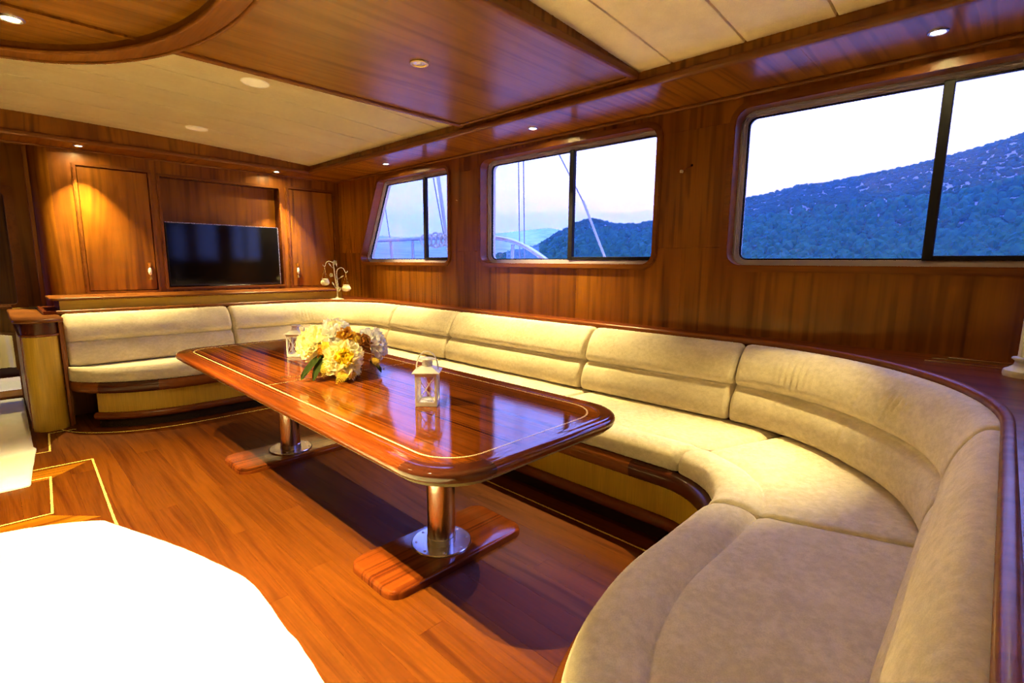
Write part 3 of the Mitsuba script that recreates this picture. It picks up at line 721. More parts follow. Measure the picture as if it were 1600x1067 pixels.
# ---- pedestal end of the half bulkhead at the left
pe = thing('pedestal_bulkhead', 'half-height pale veneered bulkhead end with dark band and rounded cap at the sofa\'s left end', 'cabinet')
def ped(g):
    return Polygon([(0.135 - g, 6.855 - max(g, 0)), (0.135 - g, 5.60)] + [tuple(p) for p in arc(0.235, 5.60, 0.1 + g, 180, 270, 10)] + [tuple(p) for p in arc(0.262, 5.60, 0.1 + g, 270, 360, 10)] + [(0.362 + g, 6.855 - max(g, 0))])
part(pe, 'veneer_front', prism(ped(0), 0.0, 0.79), 'maple', 30)
part(wp, 'counter_return', bx(0.136, 0.362, 6.862, 7.05, 0.0, 0.924), 'maple')
part(pe, 'dark_band', prism(ped(0.004), 0.80, 0.897), 'mahogany_dark', 30)
part(pe, 'moulding', bevel_prism(ped(0.016), 0.782, 0.803, 0.009, both=True), 'mahogany_red', 40)
part(pe, 'cap', bevel_prism(ped(0.045).intersection(sbox(-1, 5, 0.4, 8)), 0.895, 0.9265, 0.013, both=True), 'mahogany_trim_across', 40)
part(pe, 'edge_strip', cat(bx(0.128, 0.140, 5.60, 5.64, 0.02, 0.78, 0.003), bx(0.362, 0.384, 5.545, 5.60, 0.0, 0.92, 0.004)), 'mahogany_red')
part(pe, 'side_panel', bx(0.364, 0.40, 5.60, 6.60, 0.0, 0.92), 'mahogany_upright_alt')

# ---- television cabinet
tc = thing('television_cabinet', 'mahogany wall cabinet with two doors and an open television niche', 'cabinet')
CH0, CH1 = 1.045, 2.44
NX0, NX1, NZ0, NZ1 = 1.362, 2.585, 1.112, 2.275
d1, d2 = rrect(0.690, 1.262, 1.088, 2.292, 0.004), rrect(2.692, 3.275, 1.086, 2.290, 0.004)
niche = sbox(NX0, NZ0, NX1, NZ1)
face = sbox(0.50, CH0, XW, CH1).difference(niche).difference(d1).difference(d2)
part(tc, 'face_frame', prism(face, YF, YF + 0.03, 'y'), 'mahogany_upright')
cp = np.vstack([[(0.50, YF)], arc(0.50, YF + 0.13, 0.13, -90, -180, 16)[1:], [(0.37, 7.05)]])
cpp = Polygon(np.vstack([cp, [(0.40, 7.05), (0.50, 6.66)]]))
part(tc, 'rounded_corner_post', prism(cpp, ZL + 0.001, CH1), 'mahogany_satin', 30)
part(tc, 'niche_lining', cat(bx(NX0 - 0.012, NX0, YF, YF + 0.16, NZ0 - 0.012, NZ1 + 0.012), bx(NX1, NX1 + 0.012, YF, YF + 0.16, NZ0 - 0.012, NZ1 + 0.012), bx(NX0, NX1, YF, YF + 0.16, NZ0 - 0.012, NZ0), bx(NX0, NX1, YF, YF + 0.16, NZ1, NZ1 + 0.012)), 'mahogany_dark')
part(tc, 'niche_back', bx(NX0 - 0.01, NX1 + 0.01, YF + 0.145, YF + 0.158, NZ0 - 0.01, NZ1 + 0.01), 'mahogany_upright_alt')
nf = rrect(NX0 - 0.028, NX1 + 0.028, NZ0 - 0.028, NZ1 + 0.026, 0.004)
part(tc, 'niche_frame', cat(prism(nf.difference(niche), YF - 0.012, YF + 0.004, 'y'), prism(nf.buffer(-0.008).difference(niche), YF - 0.020, YF - 0.011, 'y')), 'mahogany_trim_across')
for (dp, hx, lab) in ((d1, 1.198, 'left cabinet door'), (d2, 2.762, 'right cabinet door')):
    x0, z0, x1, z1 = dp.bounds
    fr = rrect(x0 - 0.030, x1 + 0.026, z0 - 0.034, z1 + 0.030, 0.004)
    part(tc, 'door_frame', cat(prism(fr.difference(dp), YF - 0.016, YF + 0.004, 'y'), prism(fr.buffer(-0.008).difference(dp), YF - 0.026, YF - 0.015, 'y')), 'mahogany_trim_across')
    d = part(tc, 'door', bx(x0 + 0.006, x1 - 0.006, YF - 0.008, YF + 0.02, z0 + 0.006, z1 - 0.006, 0.003), 'mahogany_upright', False, lab)
    hz = 1.285
    part(d, 'handle_mount', cat(moved(lathe([(0, -0.022), (0.010, -0.022), (0.014, 0.0), (0.020, 0.018), (0.012, 0.024), (0, 0.024)], 16), (hx, YF - 0.030, hz + 0.068)), moved(lathe([(0, -0.022), (0.018, -0.018), (0.010, 0.0), (0.007, 0.018), (0, 0.02)], 16), (hx, YF - 0.030, hz - 0.068)),
                                moved(lathe([(0, 0), (0.006, 0), (0.006, 0.026), (0, 0.026)], 10), (hx, YF - 0.010, hz + 0.068), rx=math.pi / 2), moved(lathe([(0, 0), (0.006, 0), (0.006, 0.026), (0, 0.026)], 10), (hx, YF - 0.010, hz - 0.068), rx=math.pi / 2)), 'brass', 40, 'brass handle mounts')
    part(d, 'handle_grip', ico(0.02, (hx, YF - 0.034, hz), 3, (1, 1, 1)).apply_transform(np.array([[0.85, 0, 0, hx * 0.15], [0, 0.7, 0, (YF - 0.034) * 0.3], [0, 0, 2.1, -1.1 * hz], [0, 0, 0, 1]])), 'porcelain', True, 'white porcelain handle grip')

tv = thing('television', 'black flat television standing in the wooden niche', 'television')
part(tv, 'case', bx(1.375, 2.553, YF + 0.010, YF + 0.055, 1.122, 1.808, 0.004), 'bezel')
part(tv, 'screen', bx(1.386, 2.542, YF + 0.0065, YF + 0.012, 1.146, 1.799), 'screen_black')
part(tv, 'edge_strip', cat(bx(2.5475, 2.5535, YF + 0.006, YF + 0.05, 1.122, 1.808), bx(1.375, 2.553, YF + 0.006, YF + 0.05, 1.8035, 1.8085)), 'steel_satin', False, 'thin silver edge')
part(tv, 'foot', bx(1.75, 2.2, YF + 0.01, YF + 0.13, 1.1125, 1.124, 0.003), 'bezel')

# ================================================================== TABLE
TX, TY, TZ = 1.42, 2.755, 0.747
HX, HY, TR = 0.548, 1.625, 0.23
tb = thing('dining_table', 'long high-gloss mahogany dining table with pale inlay line on two steel columns', 'table')
plan = rrect(TX - HX, TX + HX, TY - HY, TY + HY, TR, 16)
top_in = rrect(TX - HX + 0.062, TX + HX - 0.062, TY - HY + 0.062, TY + HY - 0.062, TR - 0.055, 16)
part(tb, 'top_panel', prism(top_in, TZ - 0.035, TZ), 'table_wood')
# rim: eight pieces, the corners darker
tprof = smooth_closed([(0.0, TZ - 0.046), (0.012, TZ - 0.040), (0.018, TZ - 0.026), (0.017, TZ - 0.012), (0.006, TZ - 0.003), (-0.012, TZ), (-0.040, TZ), (-0.064, TZ), (-0.066, TZ - 0.02), (-0.064, TZ - 0.046), (-0.03, TZ - 0.046)], 44)
tprof[:, 1] = np.minimum(tprof[:, 1], TZ)
def rim(P, mat):
    P = dense(P, 0.02)
    part(tb, 'rim', sweep(tprof - [0.018, 0], P, -normals2(P)), mat, 35)
xa, xb, ya, yb = TX - HX, TX + HX, TY - HY, TY + HY
cs = {}
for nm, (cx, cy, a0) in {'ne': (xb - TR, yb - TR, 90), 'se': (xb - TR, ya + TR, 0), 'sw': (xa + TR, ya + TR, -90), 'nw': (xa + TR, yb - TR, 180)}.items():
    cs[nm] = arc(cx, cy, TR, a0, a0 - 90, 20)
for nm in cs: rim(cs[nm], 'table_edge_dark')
rim([(xa + TR, yb), (xb - TR, yb)], 'table_edge'); rim([(xb, yb - TR), (xb, ya + TR)], 'table_edge')
rim([(xb - TR, ya), (xa + TR, ya)], 'table_edge'); rim([(xa, ya + TR), (xa, yb - TR)], 'table_edge')
il = rrect(TX - 0.445, TX + 0.445, TY - 1.517, TY + 1.517, 0.165, 16)
part(tb, 'inlay_line', prism(il.buffer(0.004).difference(il.buffer(-0.004)), TZ - 0.002, TZ + 0.0006), 'inlay_table', False, 'pale inlay line round the top')
part(tb, 'inlay_line', bx(TX - 0.441, TX + 0.441, TY + 0.003, TY + 0.006, TZ - 0.002, TZ + 0.0006), 'inlay_table', False, 'pale joint line across the middle')
part(tb, 'under_frame', prism(rrect(xa + 0.03, xb - 0.03, ya + 0.03, yb - 0.03, 0.2), TZ - 0.062, TZ - 0.040), 'table_under')
for y in (1.855, 3.645):
    x = 1.428
    lg2 = part(tb, 'column', lathe([(0.0, 0.040), (0.071, 0.040), (0.071, 0.078), (0.068, 0.080), (0.068, TZ - 0.055), (0, TZ - 0.055)], 64, (x, y, 0)), 'steel', 30)
    part(lg2, 'flange', lathe([(0, 0.036), (0.146, 0.036), (0.146, 0.044), (0.142, 0.048), (0.070, 0.048), (0, 0.048)], 64, (x, y, 0)), 'steel', 25)
    for j in range(8):
        a = j * math.pi / 4 + 0.2
        part(lg2, 'bolt', lathe([(0, 0.047), (0.007, 0.047), (0.0065, 0.0495), (0.003, 0.0505), (0, 0.0505)], 12, (x + 0.122 * math.cos(a), y + 0.122 * math.sin(a), 0)), 'steel_satin', 30)
    part(lg2, 'foot_board', bevel_prism(rrect(x - 0.405, x + 0.405, y - 0.19, y + 0.19, 0.075, 10), 0.0, 0.038, 0.018), 'foot_wood', 40)

# ================================================================== LANTERNS
def lantern(cx, cy, rot, label, handle_tilt):
    k = thing('lantern', label, 'lantern', 'white lanterns on the table')
    w, h = 0.050, 0.158
    M = lambda m: moved(m, (cx, cy, TZ), rz=rot)
    part(k, 'base', M(cat(bx(-w, w, -w, w, 0.0, 0.010, 0.002))), 'white_enamel')
    fr = []
    for sx in (-1, 1):
        for sy in (-1, 1):
            fr.append(bx(min(sx * w, sx * (w - 0.011)), max(sx * w, sx * (w - 0.011)), min(sy * w, sy * (w - 0.011)), max(sy * w, sy * (w - 0.011)), 0.008, h - 0.002, 0.001))
    for s in (-1, 1):
        a, b = sorted((s * w, s * (w - 0.004)))
        fr += [bx(-w, w, a, b, 0.008, 0.022), bx(a, b, -w, w, 0.008, 0.022), bx(-w, w, a, b, h - 0.018, h), bx(a, b, -w, w, h - 0.018, h)]
    part(k, 'frame', M(cat(*fr)), 'white_enamel')
    for (ax, s) in ((0, -1), (0, 1), (1, -1), (1, 1)):
        q = s * (w - 0.001)
        pts = lambda sg: [(sg * -(w - 0.011), q, 0.022), (sg * (w - 0.011), q, h - 0.018)] if ax == 0 else [(q, sg * -(w - 0.011), 0.022), (q, sg * (w - 0.011), h - 0.018)]
        part(k, 'cross_wire', M(cat(tube(pts(1), 0.0024, 6), tube(pts(-1), 0.0024, 6))), 'white_enamel', True)
        g = w - 0.004
        v = np.array([[-g, s * g, 0.02], [g, s * g, 0.02], [g, s * g, h - 0.016], [-g, s * g, h - 0.016]])
        if ax: v = v[:, [1, 0, 2]]
        part(k, 'pane', M(trimesh.Trimesh(v, [[0, 1, 2], [0, 2, 3]], process=False)), 'glass')
    e = 0.062
    roof = trimesh.convex.convex_hull(np.array([[sx * e, sy * e, z] for sx in (-1, 1) for sy in (-1, 1) for z in (h - 0.002, h + 0.001)] + [[sx * 0.022, sy * 0.022, h + 0.024] for sx in (-1, 1) for sy in (-1, 1)]))
    part(k, 'roof', M(roof), 'white_enamel')
    part(k, 'vent_neck', M(lathe([(0.0, h + 0.02), (0.023, h + 0.02), (0.023, h + 0.052), (0, h + 0.052)], 28)), 'white_enamel', 30)
    dots = [ico(0.0021, (0.0232 * math.cos(a), 0.0232 * math.sin(a), h + 0.028 + r * 0.007), 0, (1, 1, 1)) for r in range(3) for a in np.arange(20) * 2 * math.pi / 20 + r * 0.15]
    part(k, 'vent_hole', M(cat(*dots)), 'aluminium', kind='stuff')
    part(k, 'vent_cap', M(lathe([(0, h + 0.051), (0.024, h + 0.051), (0.036, h + 0.054), (0.037, h + 0.057), (0.026, h + 0.062), (0, h + 0.064)], 32)), 'white_enamel', 40)
    a = np.linspace(0, math.pi, 26)
    hp = np.column_stack([0.050 * np.cos(a) * (1 + 0.06 * np.sin(a)), np.zeros(26), 0.088 * np.sin(a)])
    hm = tube(hp, 0.0030, 8)
    hm = moved(hm, rx=handle_tilt)
    hm.apply_translation([0, 0, h + 0.004])
    part(k, 'handle', M(hm), 'white_enamel', True)
    part(k, 'tea_light', M(lathe([(0, 0.010), (0.019, 0.010), (0.020, 0.024), (0.017, 0.024), (0, 0.021)], 24)), 'wax', 30)
lantern(1.372, 1.872, math.radians(-45), 'white metal lantern with upright handle on the near half of the table', 0.0)
lantern(1.452, 3.500, math.radians(-45), 'white metal lantern with fallen handle partly behind the flower arrangement', math.radians(-62))

# ================================================================== FLOWERS
def petal(L, W, curl, ruffle, seed, thick=0.0012):
    """a cupped petal growing along +x, cupped towards +z."""
    nu, nv = 9, 7
    r = np.random.default_rng(seed)
    u, v = np.meshgrid(np.linspace(0, 1, nu), np.linspace(-1, 1, nv), indexing='ij')
    wid = W * np.sin(np.pi * np.clip(u * 0.80 + 0.12, 0, 1)) ** 0.7
    x, y = L * u, wid * v
    z = curl * L * u ** 2 + 0.35 * W * v ** 2 * (0.3 + u) 
    z = z + ruffle * u ** 2 * np.sin(v * 5 + r.uniform(0, 6)) + ruffle * 0.6 * u ** 3 * np.sin(v * 11 + r.uniform(0, 6))
    x = x - 0.12 * L * v ** 2 * u + ruffle * 0.8 * u ** 3 * np.sin(v * 9 + r.uniform(0, 6))
    V = np.stack([x, y, z], -1).reshape(-1, 3)
    i, j = np.meshgrid(np.arange(nu - 1), np.arange(nv - 1), indexing='ij')
    a = i * nv + j
    F = np.vstack([np.stack([a, a + nv, a + nv + 1], -1).reshape(-1, 3), np.stack([a, a + nv + 1, a + 1], -1).reshape(-1, 3)])
    return trimesh.Trimesh(V, F, process=False)
def orient(m, d):
    d = np.asarray(d, float) / np.linalg.norm(d)
    a = np.cross([0, 0, 1.0], d)
    if np.linalg.norm(a) < 1e-6: return m
    ang = math.acos(np.clip(d[2], -1, 1))
    m = m.copy(); m.apply_transform(trimesh.transformations.rotation_matrix(ang, a))
    return m
def bloom(R, rows, seed, ruffle=0.06, wide=0.36):
    """rings of petals opening round +z; returns (outer, inner) meshes."""
    r = np.random.default_rng(seed)
    ms = []
    for q, (n, lift, ln, z0) in enumerate(rows):
        for j in range(n):
            p = petal(R * ln * r.uniform(0.9, 1.08), R * wide * r.uniform(0.85, 1.1) * (0.55 + 0.45 * ln), r.uniform(0.1, 0.28), R * ruffle, int(r.integers(1e9)))
            p.apply_transform(trimesh.transformations.rotation_matrix(-lift + r.uniform(-0.12, 0.12), [0, 1, 0]))
            p.apply_transform(trimesh.transformations.rotation_matrix(2 * math.pi * j / n + q * 0.7 + r.uniform(-0.15, 0.15), [0, 0, 1]))
            p.apply_translation([0, 0, z0 * R])
            ms.append(p)
    return ms
PEONY = [(11, -0.25, 1.0, -0.05), (12, 0.08, 1.0, 0.0), (12, 0.36, 0.94, 0.02), (12, 0.60, 0.86, 0.04), (11, 0.82, 0.76, 0.06), (10, 1.02, 0.66, 0.08), (9, 1.2, 0.57, 0.10), (8, 1.36, 0.48, 0.12)]
ROSE = [(6, 0.1, 1.0, 0.0), (6, 0.5, 0.92, 0.0), (5, 0.85, 0.82, 0.03), (5, 1.1, 0.7, 0.06), (4, 1.3, 0.6, 0.08)]
def thin(c, t=0.35):
    return {'type': 'principledthin', 'base_color': rgb(*c), 'roughness': 0.7, 'diff_trans': t * 2, 'spec_trans': 0.0, 'eta': 1.3}
for nm, c in dict(petal_cream=(0.93, 0.88, 0.58), petal_yellow=(0.92, 0.74, 0.05), petal_white=(0.86, 0.85, 0.82), petal_brown=(0.45, 0.17, 0.03), petal_ochre=(0.70, 0.38, 0.04), leaf_gold=(0.75, 0.52, 0.06), leaf_dark=(0.035, 0.05, 0.012), petal_pink=(0.72, 0.45, 0.36)).items():
    scene[nm] = thin(c)
fa_ = thing('flower_arrangement', 'low arrangement of cream and white peonies, brown roses and gold fern leaves on the table', 'flowers')
part(fa_, 'pot', moved(lathe([(0, 0), (0.055, 0), (0.075, 0.02), (0.080, 0.06), (0.072, 0.085), (0.066, 0.085), (0.072, 0.06), (0.066, 0.02), (0, 0.012)], 36), (1.41, 2.70, TZ)), 'black_glass', 30)
part(fa_, 'foam', ico(0.085, (1.405, 2.71, TZ + 0.10), 2, (1, 1, 0.8)), 'leaf_dark', True)
CV = np.array([-0.42, -0.80, 0.42])
def put_bloom(name, c, d, R, rows, outer, inner, seed, ruffle, lab):
    ms = bloom(R, rows, seed, ruffle)
    c = np.array(c) - 0.25 * R * np.array(d) / np.linalg.norm(d)
    n_out = sum(q[0] for q in rows[:(4 if len(rows) > 6 else 3)])
    k = part(fa_, name, moved(orient(cat(*ms[:n_out]), d), c), outer, True, lab)
    part(k, 'inner_petals', moved(orient(cat(*ms[n_out:]), d), c), inner, True)
put_bloom('peony', (1.325, 2.575, 0.872), (-0.40, -0.84, 0.38), 0.115, PEONY, 'petal_cream', 'petal_yellow', 1, 0.10, 'large cream peony with a yellow heart, facing the front')
put_bloom('peony', (1.37, 2.755, 1.005), (-0.1, -0.25, 1.0), 0.105, PEONY, 'petal_white', 'petal_cream', 2, 0.10, 'white peony on top')
put_bloom('peony', (1.245, 2.80, 0.945), (-0.85, -0.2, 0.55), 0.105, PEONY, 'petal_cream', 'petal_cream', 3, 0.10, 'pale yellow peony on the left')
put_bloom('peony', (1.575, 2.66, 0.925), (0.75, -0.35, 0.45), 0.105, PEONY, 'petal_white', 'petal_white', 4, 0.10, 'white peony on the right')
put_bloom('rose', (1.285, 2.70, 0.905), (-0.65, -0.70, 0.40), 0.066, ROSE, 'petal_ochre', 'petal_brown', 5, 0.06, 'ochre brown rose on the left')
put_bloom('rose', (1.385, 2.655, 0.985), (-0.15, -0.75, 0.85), 0.068, ROSE, 'petal_ochre', 'petal_brown', 6, 0.06, 'ochre brown rose above the front peony')
put_bloom('rose', (1.475, 2.625, 0.942), (0.25, -0.85, 0.45), 0.070, ROSE, 'petal_brown', 'petal_brown', 7, 0.06, 'brown rose on the right')
put_bloom('rose', (1.52, 2.60, 0.82), (0.4, -0.9, 0.1), 0.045, ROSE, 'petal_pink', 'petal_pink', 8, 0.06, 'small dusky pink rose low on the right')
def leaf(L, W, d, at, mat, seed, name, lab, droop=0.5):
    p = petal(L, W, -droop, 0.004, seed)
    d = np.asarray(d, float)
    p.apply_transform(trimesh.transformations.rotation_matrix(-math.atan2(d[2], math.hypot(d[0], d[1])), [0, 1, 0]))
    p.apply_transform(trimesh.transformations.rotation_matrix(math.atan2(d[1], d[0]), [0, 0, 1]))
    p.apply_translation(at)
    part(fa_, name, p, mat, True, lab)
leaf(0.19, 0.030, (-0.75, -0.15, -0.55), (1.27, 2.72, 0.885), 'leaf_dark', 11, 'leaf', 'long dark green leaf', 0.1)
leaf(0.17, 0.028, (-0.62, -0.35, -0.60), (1.28, 2.70, 0.88), 'leaf_dark', 12, 'leaf', 'long dark green leaf', 0.1)
leaf(0.10, 0.030, (-0.35, -0.4, -0.65), (1.30, 2.68, 0.86), 'leaf_dark', 13, 'leaf', 'dark green leaf', 0.2)
leaf(0.09, 0.030, (0.5, -0.7, -0.55), (1.50, 2.60, 0.83), 'leaf_dark', 14, 'leaf', 'dark green leaf', 0.2)
def fern(at, tip, W, seed, lab):
    at, tip = np.array(at, float), np.array(tip, float)
    mid = (at + tip) / 2 + np.array([-0.015, -0.03, 0.015])
    sp_ = spline3([at, mid, tip], 26)
    side = np.cross(tip - at, CV); side /= np.linalg.norm(side)
    ms = [tube(sp_, 0.0016, 5)]
    for i in range(2, 26, 2):
        w = W * math.sin(math.pi * min(1, (i + 2) / 28)) ** 0.8
        for s in (-1, 1):
            t = sp_[min(i, 25)] - sp_[max(i - 1, 0)]
            q = petal(w, w * 0.11, -0.2, 0.0, seed + i)
            dirv = s * side * 0.95 + t / np.linalg.norm(t) * 0.45
            z = np.array(CV) / np.linalg.norm(CV); x = dirv / np.linalg.norm(dirv); y = np.cross(z, x); y /= np.linalg.norm(y); z = np.cross(x, y)
            A = np.eye(4); A[:3, 0], A[:3, 1], A[:3, 2], A[:3, 3] = x, y, z, sp_[i]
            q.apply_transform(A); ms.append(q)
    part(fa_, 'fern_leaf', cat(*ms), 'leaf_gold', True, lab)
fern((1.275, 2.66, 0.865), (1.235, 2.64, 0.765), 0.030, 40, 'gold fern leaf hanging on the left')
fern((1.335, 2.555, 0.80), (1.245, 2.515, 0.752), 0.032, 80, 'gold fern leaf resting on the table in front')
fern((1.35, 2.57, 0.79), (1.36, 2.53, 0.757), 0.028, 100, 'gold fern leaf below the front peony')
fern((1.52, 2.61, 0.85), (1.535, 2.57, 0.79), 0.026, 120, 'gold fern leaf hanging on the right')
fern((1.30, 2.71, 0.95), (1.25, 2.66, 0.90), 0.028, 140, 'gold fern leaf between the left blooms')
fern((1.42, 2.66, 0.98), (1.45, 2.61, 0.93), 0.026, 160, 'gold fern leaf between the roses')
for nm, pts in (('beaded_spray', [(1.24, 2.72, 0.84), (1.20, 2.76, 0.775), (1.15, 2.82, 0.757), (1.095, 2.88, 0.752)]), ('beaded_spray', [(1.27, 2.66, 0.83), (1.23, 2.68, 0.765), (1.17, 2.74, 0.754), (1.13, 2.76, 0.752)]), ('beaded_spray', [(1.53, 2.62, 0.82), (1.57, 2.70, 0.772), (1.60, 2.76, 0.756), (1.655, 2.69, 0.752)])):
    c = spline3(pts, 40)
    part(fa_, nm, cat(tube(c, 0.0013, 5), *[ico(0.0042, c[i], 1) for i in range(14, 40, 2)]), 'brass', True, 'gold beaded spray')

# ================================================================== CANDLE TREE with hanging jars
cx, cy, cz = 2.905, 5.745, ZL
ct = thing('candle_tree', 'small cream metal tree with two arms on the ledge in the far corner', 'candle holder')
part(ct, 'base', moved(lathe([(0, 0), (0.075, 0), (0.078, 0.005), (0.06, 0.011), (0.02, 0.016), (0.012, 0.03), (0, 0.03)], 32), (cx, cy, cz)), 'cream_metal', 40)
rx_, ry_ = math.cos(YAW), -math.sin(YAW)          # the tree stands facing the middle of the cabin
def ctp(a, z, o=0.0): return (cx + a * rx_ + o * ry_, cy + a * ry_ - o * rx_, cz + z)
def tree_tube(name, pts, r): part(ct, name, tube(spline3([ctp(*p) for p in pts], 40), r, 8), 'cream_metal', True)
tree_tube('stem', [(0.0, 0.01), (0.004, 0.10), (-0.008, 0.20), (-0.020, 0.32), (-0.030, 0.42)], 0.0065)
tree_tube('stem', [(0.004, 0.09), (0.012, 0.18), (0.006, 0.27), (0.010, 0.34)], 0.0055)
tree_tube('arm', [(-0.030, 0.42), (-0.055, 0.445), (-0.09, 0.45), (-0.118, 0.425), (-0.135, 0.392), (-0.150, 0.396), (-0.152, 0.412)], 0.0045)
tree_tube('arm', [(0.010, 0.34), (0.035, 0.368), (0.065, 0.375), (0.095, 0.355), (0.112, 0.322), (0.128, 0.322), (0.132, 0.340)], 0.0045)
def rosette(a, z, R, seed):
    ms = bloom(R, [(5, 0.2, 1, 0), (5, 0.7, 0.8, 0.05), (4, 1.1, 0.6, 0.1)], seed, 0.02)
    part(ct, 'metal_flower', moved(orient(cat(*ms), (-0.5, -0.8, 0.3)), ctp(a, z, 0.012)), 'cream_leaf', True)
scene['cream_leaf'] = {'type': 'twosided', 'bsdf': varnish(rgb(0.80, 0.74, 0.54), 0.25)}
rosette(-0.005, 0.435, 0.030, 61); rosette(-0.055, 0.285, 0.028, 62); rosette(0.035, 0.125, 0.026, 63)
for (a, z, da, dz) in ((-0.040, 0.37, -0.035, 0.045), (0.014, 0.385, -0.012, 0.04), (0.012, 0.235, 0.055, 0.035), (-0.012, 0.13, -0.030, 0.055), (0.008, 0.07, 0.022, 0.040)):
    p0, p1 = np.array(ctp(a, z)), np.array(ctp(a + da, z + dz))
    m = ico(0.016, (0, 0, 0), 2, (0.55, 0.3, 1.5))
    v = p1 - p0
    m = orient(m, v); m.apply_translation(p1)
    part(ct, 'metal_leaf', cat(m, tube(np.array([p0, (p0 + p1) / 2, p1]), 0.0025, 6)), 'cream_metal', True)
for (a, z0, lab) in ((-0.137, 0.392, 'small cream candle jar hanging from the left arm of the candle tree'), (0.115, 0.322, 'small cream candle jar hanging from the right arm of the candle tree')):
    k = thing('candle_jar', lab, 'candle jar', 'candle jars on the metal tree')
    dz = -0.225
    x, y, z = ctp(a, z0 + dz)
    part(k, 'jar', moved(lathe([(0, 0), (0.030, 0), (0.048, 0.016), (0.052, 0.036), (0.044, 0.056), (0.036, 0.062), (0.040, 0.076), (0.036, 0.078), (0.032, 0.062), (0.040, 0.050), (0.046, 0.034), (0.042, 0.016), (0, 0.006)], 28), (x, y, z)), 'cream_metal', 40)
    hw = []
    for ang in (0.3, 2.4, 4.5):
        hw.append(tube(np.array([(x + 0.038 * math.cos(ang), y + 0.038 * math.sin(ang), z + 0.07), (x + 0.015 * math.cos(ang), y + 0.015 * math.sin(ang), z + 0.15), (x, y, z + 0.226)]), 0.0016, 5))
    part(k, 'hanger', cat(*hw), 'brass', True, 'fine wire hanger')
    part(k, 'candle', moved(lathe([(0, 0.008), (0.02, 0.008), (0.02, 0.04), (0, 0.042)], 16), (x, y, z)), 'wax', 30)

# ---- white column-shaped holder at the right edge
pc_ = thing('white_column', 'white plaster column standing on the ledge at the right edge', 'ornament')
x, y = 2.935, -0.112
part(pc_, 'base', moved(lathe([(0, 0), (0.078, 0), (0.080, 0.010), (0.078, 0.026), (0.064, 0.034), (0.050, 0.046), (0.046, 0.058), (0.048, 0.066), (0.058, 0.072), (0.057, 0.078), (0.044, 0.082), (0, 0.082)], 48), (x, y, ZL)), 'white_plaster', 30)
sh_ = []
for a in np.arange(96) * 2 * math.pi / 96:
    sh_.append(0.040 - 0.0022 * (math.cos(a * 16) > 0.2))
prf = np.array([(r * math.cos(a), r * math.sin(a)) for r, a in zip(sh_, np.arange(96) * 2 * math.pi / 96)])
part(pc_, 'shaft', moved(prism(Polygon(prf), 0.08, 0.300), (x, y, ZL)), 'white_plaster', 20)
part(pc_, 'capital', moved(lathe([(0, 0.262), (0.041, 0.262), (0.0435, 0.267), (0.041, 0.272), (0.0435, 0.277), (0.041, 0.282), (0.041, 0.300), (0.043, 0.312), (0.030, 0.316), (0, 0.316)], 48), (x, y, ZL)), 'white_plaster', 30)

# ================================================================== RUGS
def rug(name, pts, h, lab, seed, wave=0.006):
    P = dense(np.vstack([pts, pts[:1]]), 0.02)[:-1]
    n = normals2(P)
    P = P + n * ((meshkit.fbm(np.column_stack([P * 6, P[:, :1] * 0]), 3, seed=seed) - 0.5) * wave * 4)[:, None]
    poly = Polygon(P).buffer(0).buffer(-0.02).buffer(0.02)
    x0, y0, x1, y1 = poly.bounds
    st = 0.025
    gx, gy = np.arange(x0 - st, x1 + 2 * st, st), np.arange(y0 - st, y1 + 2 * st, st)
    # rows of rings: inset contours give the soft thick edge, a jittered top gives the pile
    rings = [(0.0, 0.001), (-0.002, h * 0.45), (0.004, h * 0.85), (0.012, h), (0.03, h)]
    N = 420
    V, F = [], []
    for e, z in rings:
        r = resample(poly.buffer(-e), N)
        V.append(np.column_stack([r, np.full(N, z)]))
    for i in range(len(rings) - 1):
        for j in range(N):
            a, b = i * N + j, i * N + (j + 1) % N
            F += [[a, b, b + N], [a, b + N, a + N]]
    tv, tf = trimesh.creation.triangulate_polygon(Polygon(V[-1][:, :2]), engine='earcut')
    o = len(rings) * N
    m = trimesh.Trimesh(np.vstack(V + [np.column_stack([tv, np.full(len(tv), h)])]), np.vstack([F, tf + o]), process=True)
    m.fix_normals()
    whole(name, m, 'rug_wool', lab, 'rug', 60)
rug('rug', np.array([(-1.5, 3.60), (-0.40, 3.60), (-0.092, 3.558), (0.002, 3.53), (0.10, 3.485), (0.20, 3.425), (0.30, 3.35), (0.375, 3.145), (0.49, 2.863), (0.545, 2.69), (0.616, 2.467), (0.662, 2.27), (0.672, 2.19), (0.667, 2.01), (0.658, 1.70), (0.64, 1.48), (0.58, 0.9), (0.35, 0.3), (-0.3, -0.3), (-1.5, -0.5)]), 0.014, 'large off-white wool rug with irregular edge in the left foreground', 21, 0.004)
rug('rug', np.array([(-1.3, 5.08), (0.105, 5.085), (0.125, 7.04), (-1.3, 7.04)]), 0.012, 'white rug leading to the forward passage at the left edge', 22, 0.002)
rug('rug', np.array([(-1.3, 4.20), (0.05, 4.215), (0.118, 5.03), (0.110, 5.075), (-1.3, 5.07)]), 0.018, 'small greyish white mat in front of the passage rug', 23, 0.002)
rug('rug', np.array([(-1.15, 7.46), (0.24, 7.46), (0.24, 8.35), (-1.15, 8.35)]), 0.012, 'white rug beyond the threshold in the forward cabin', 24, 0.002)

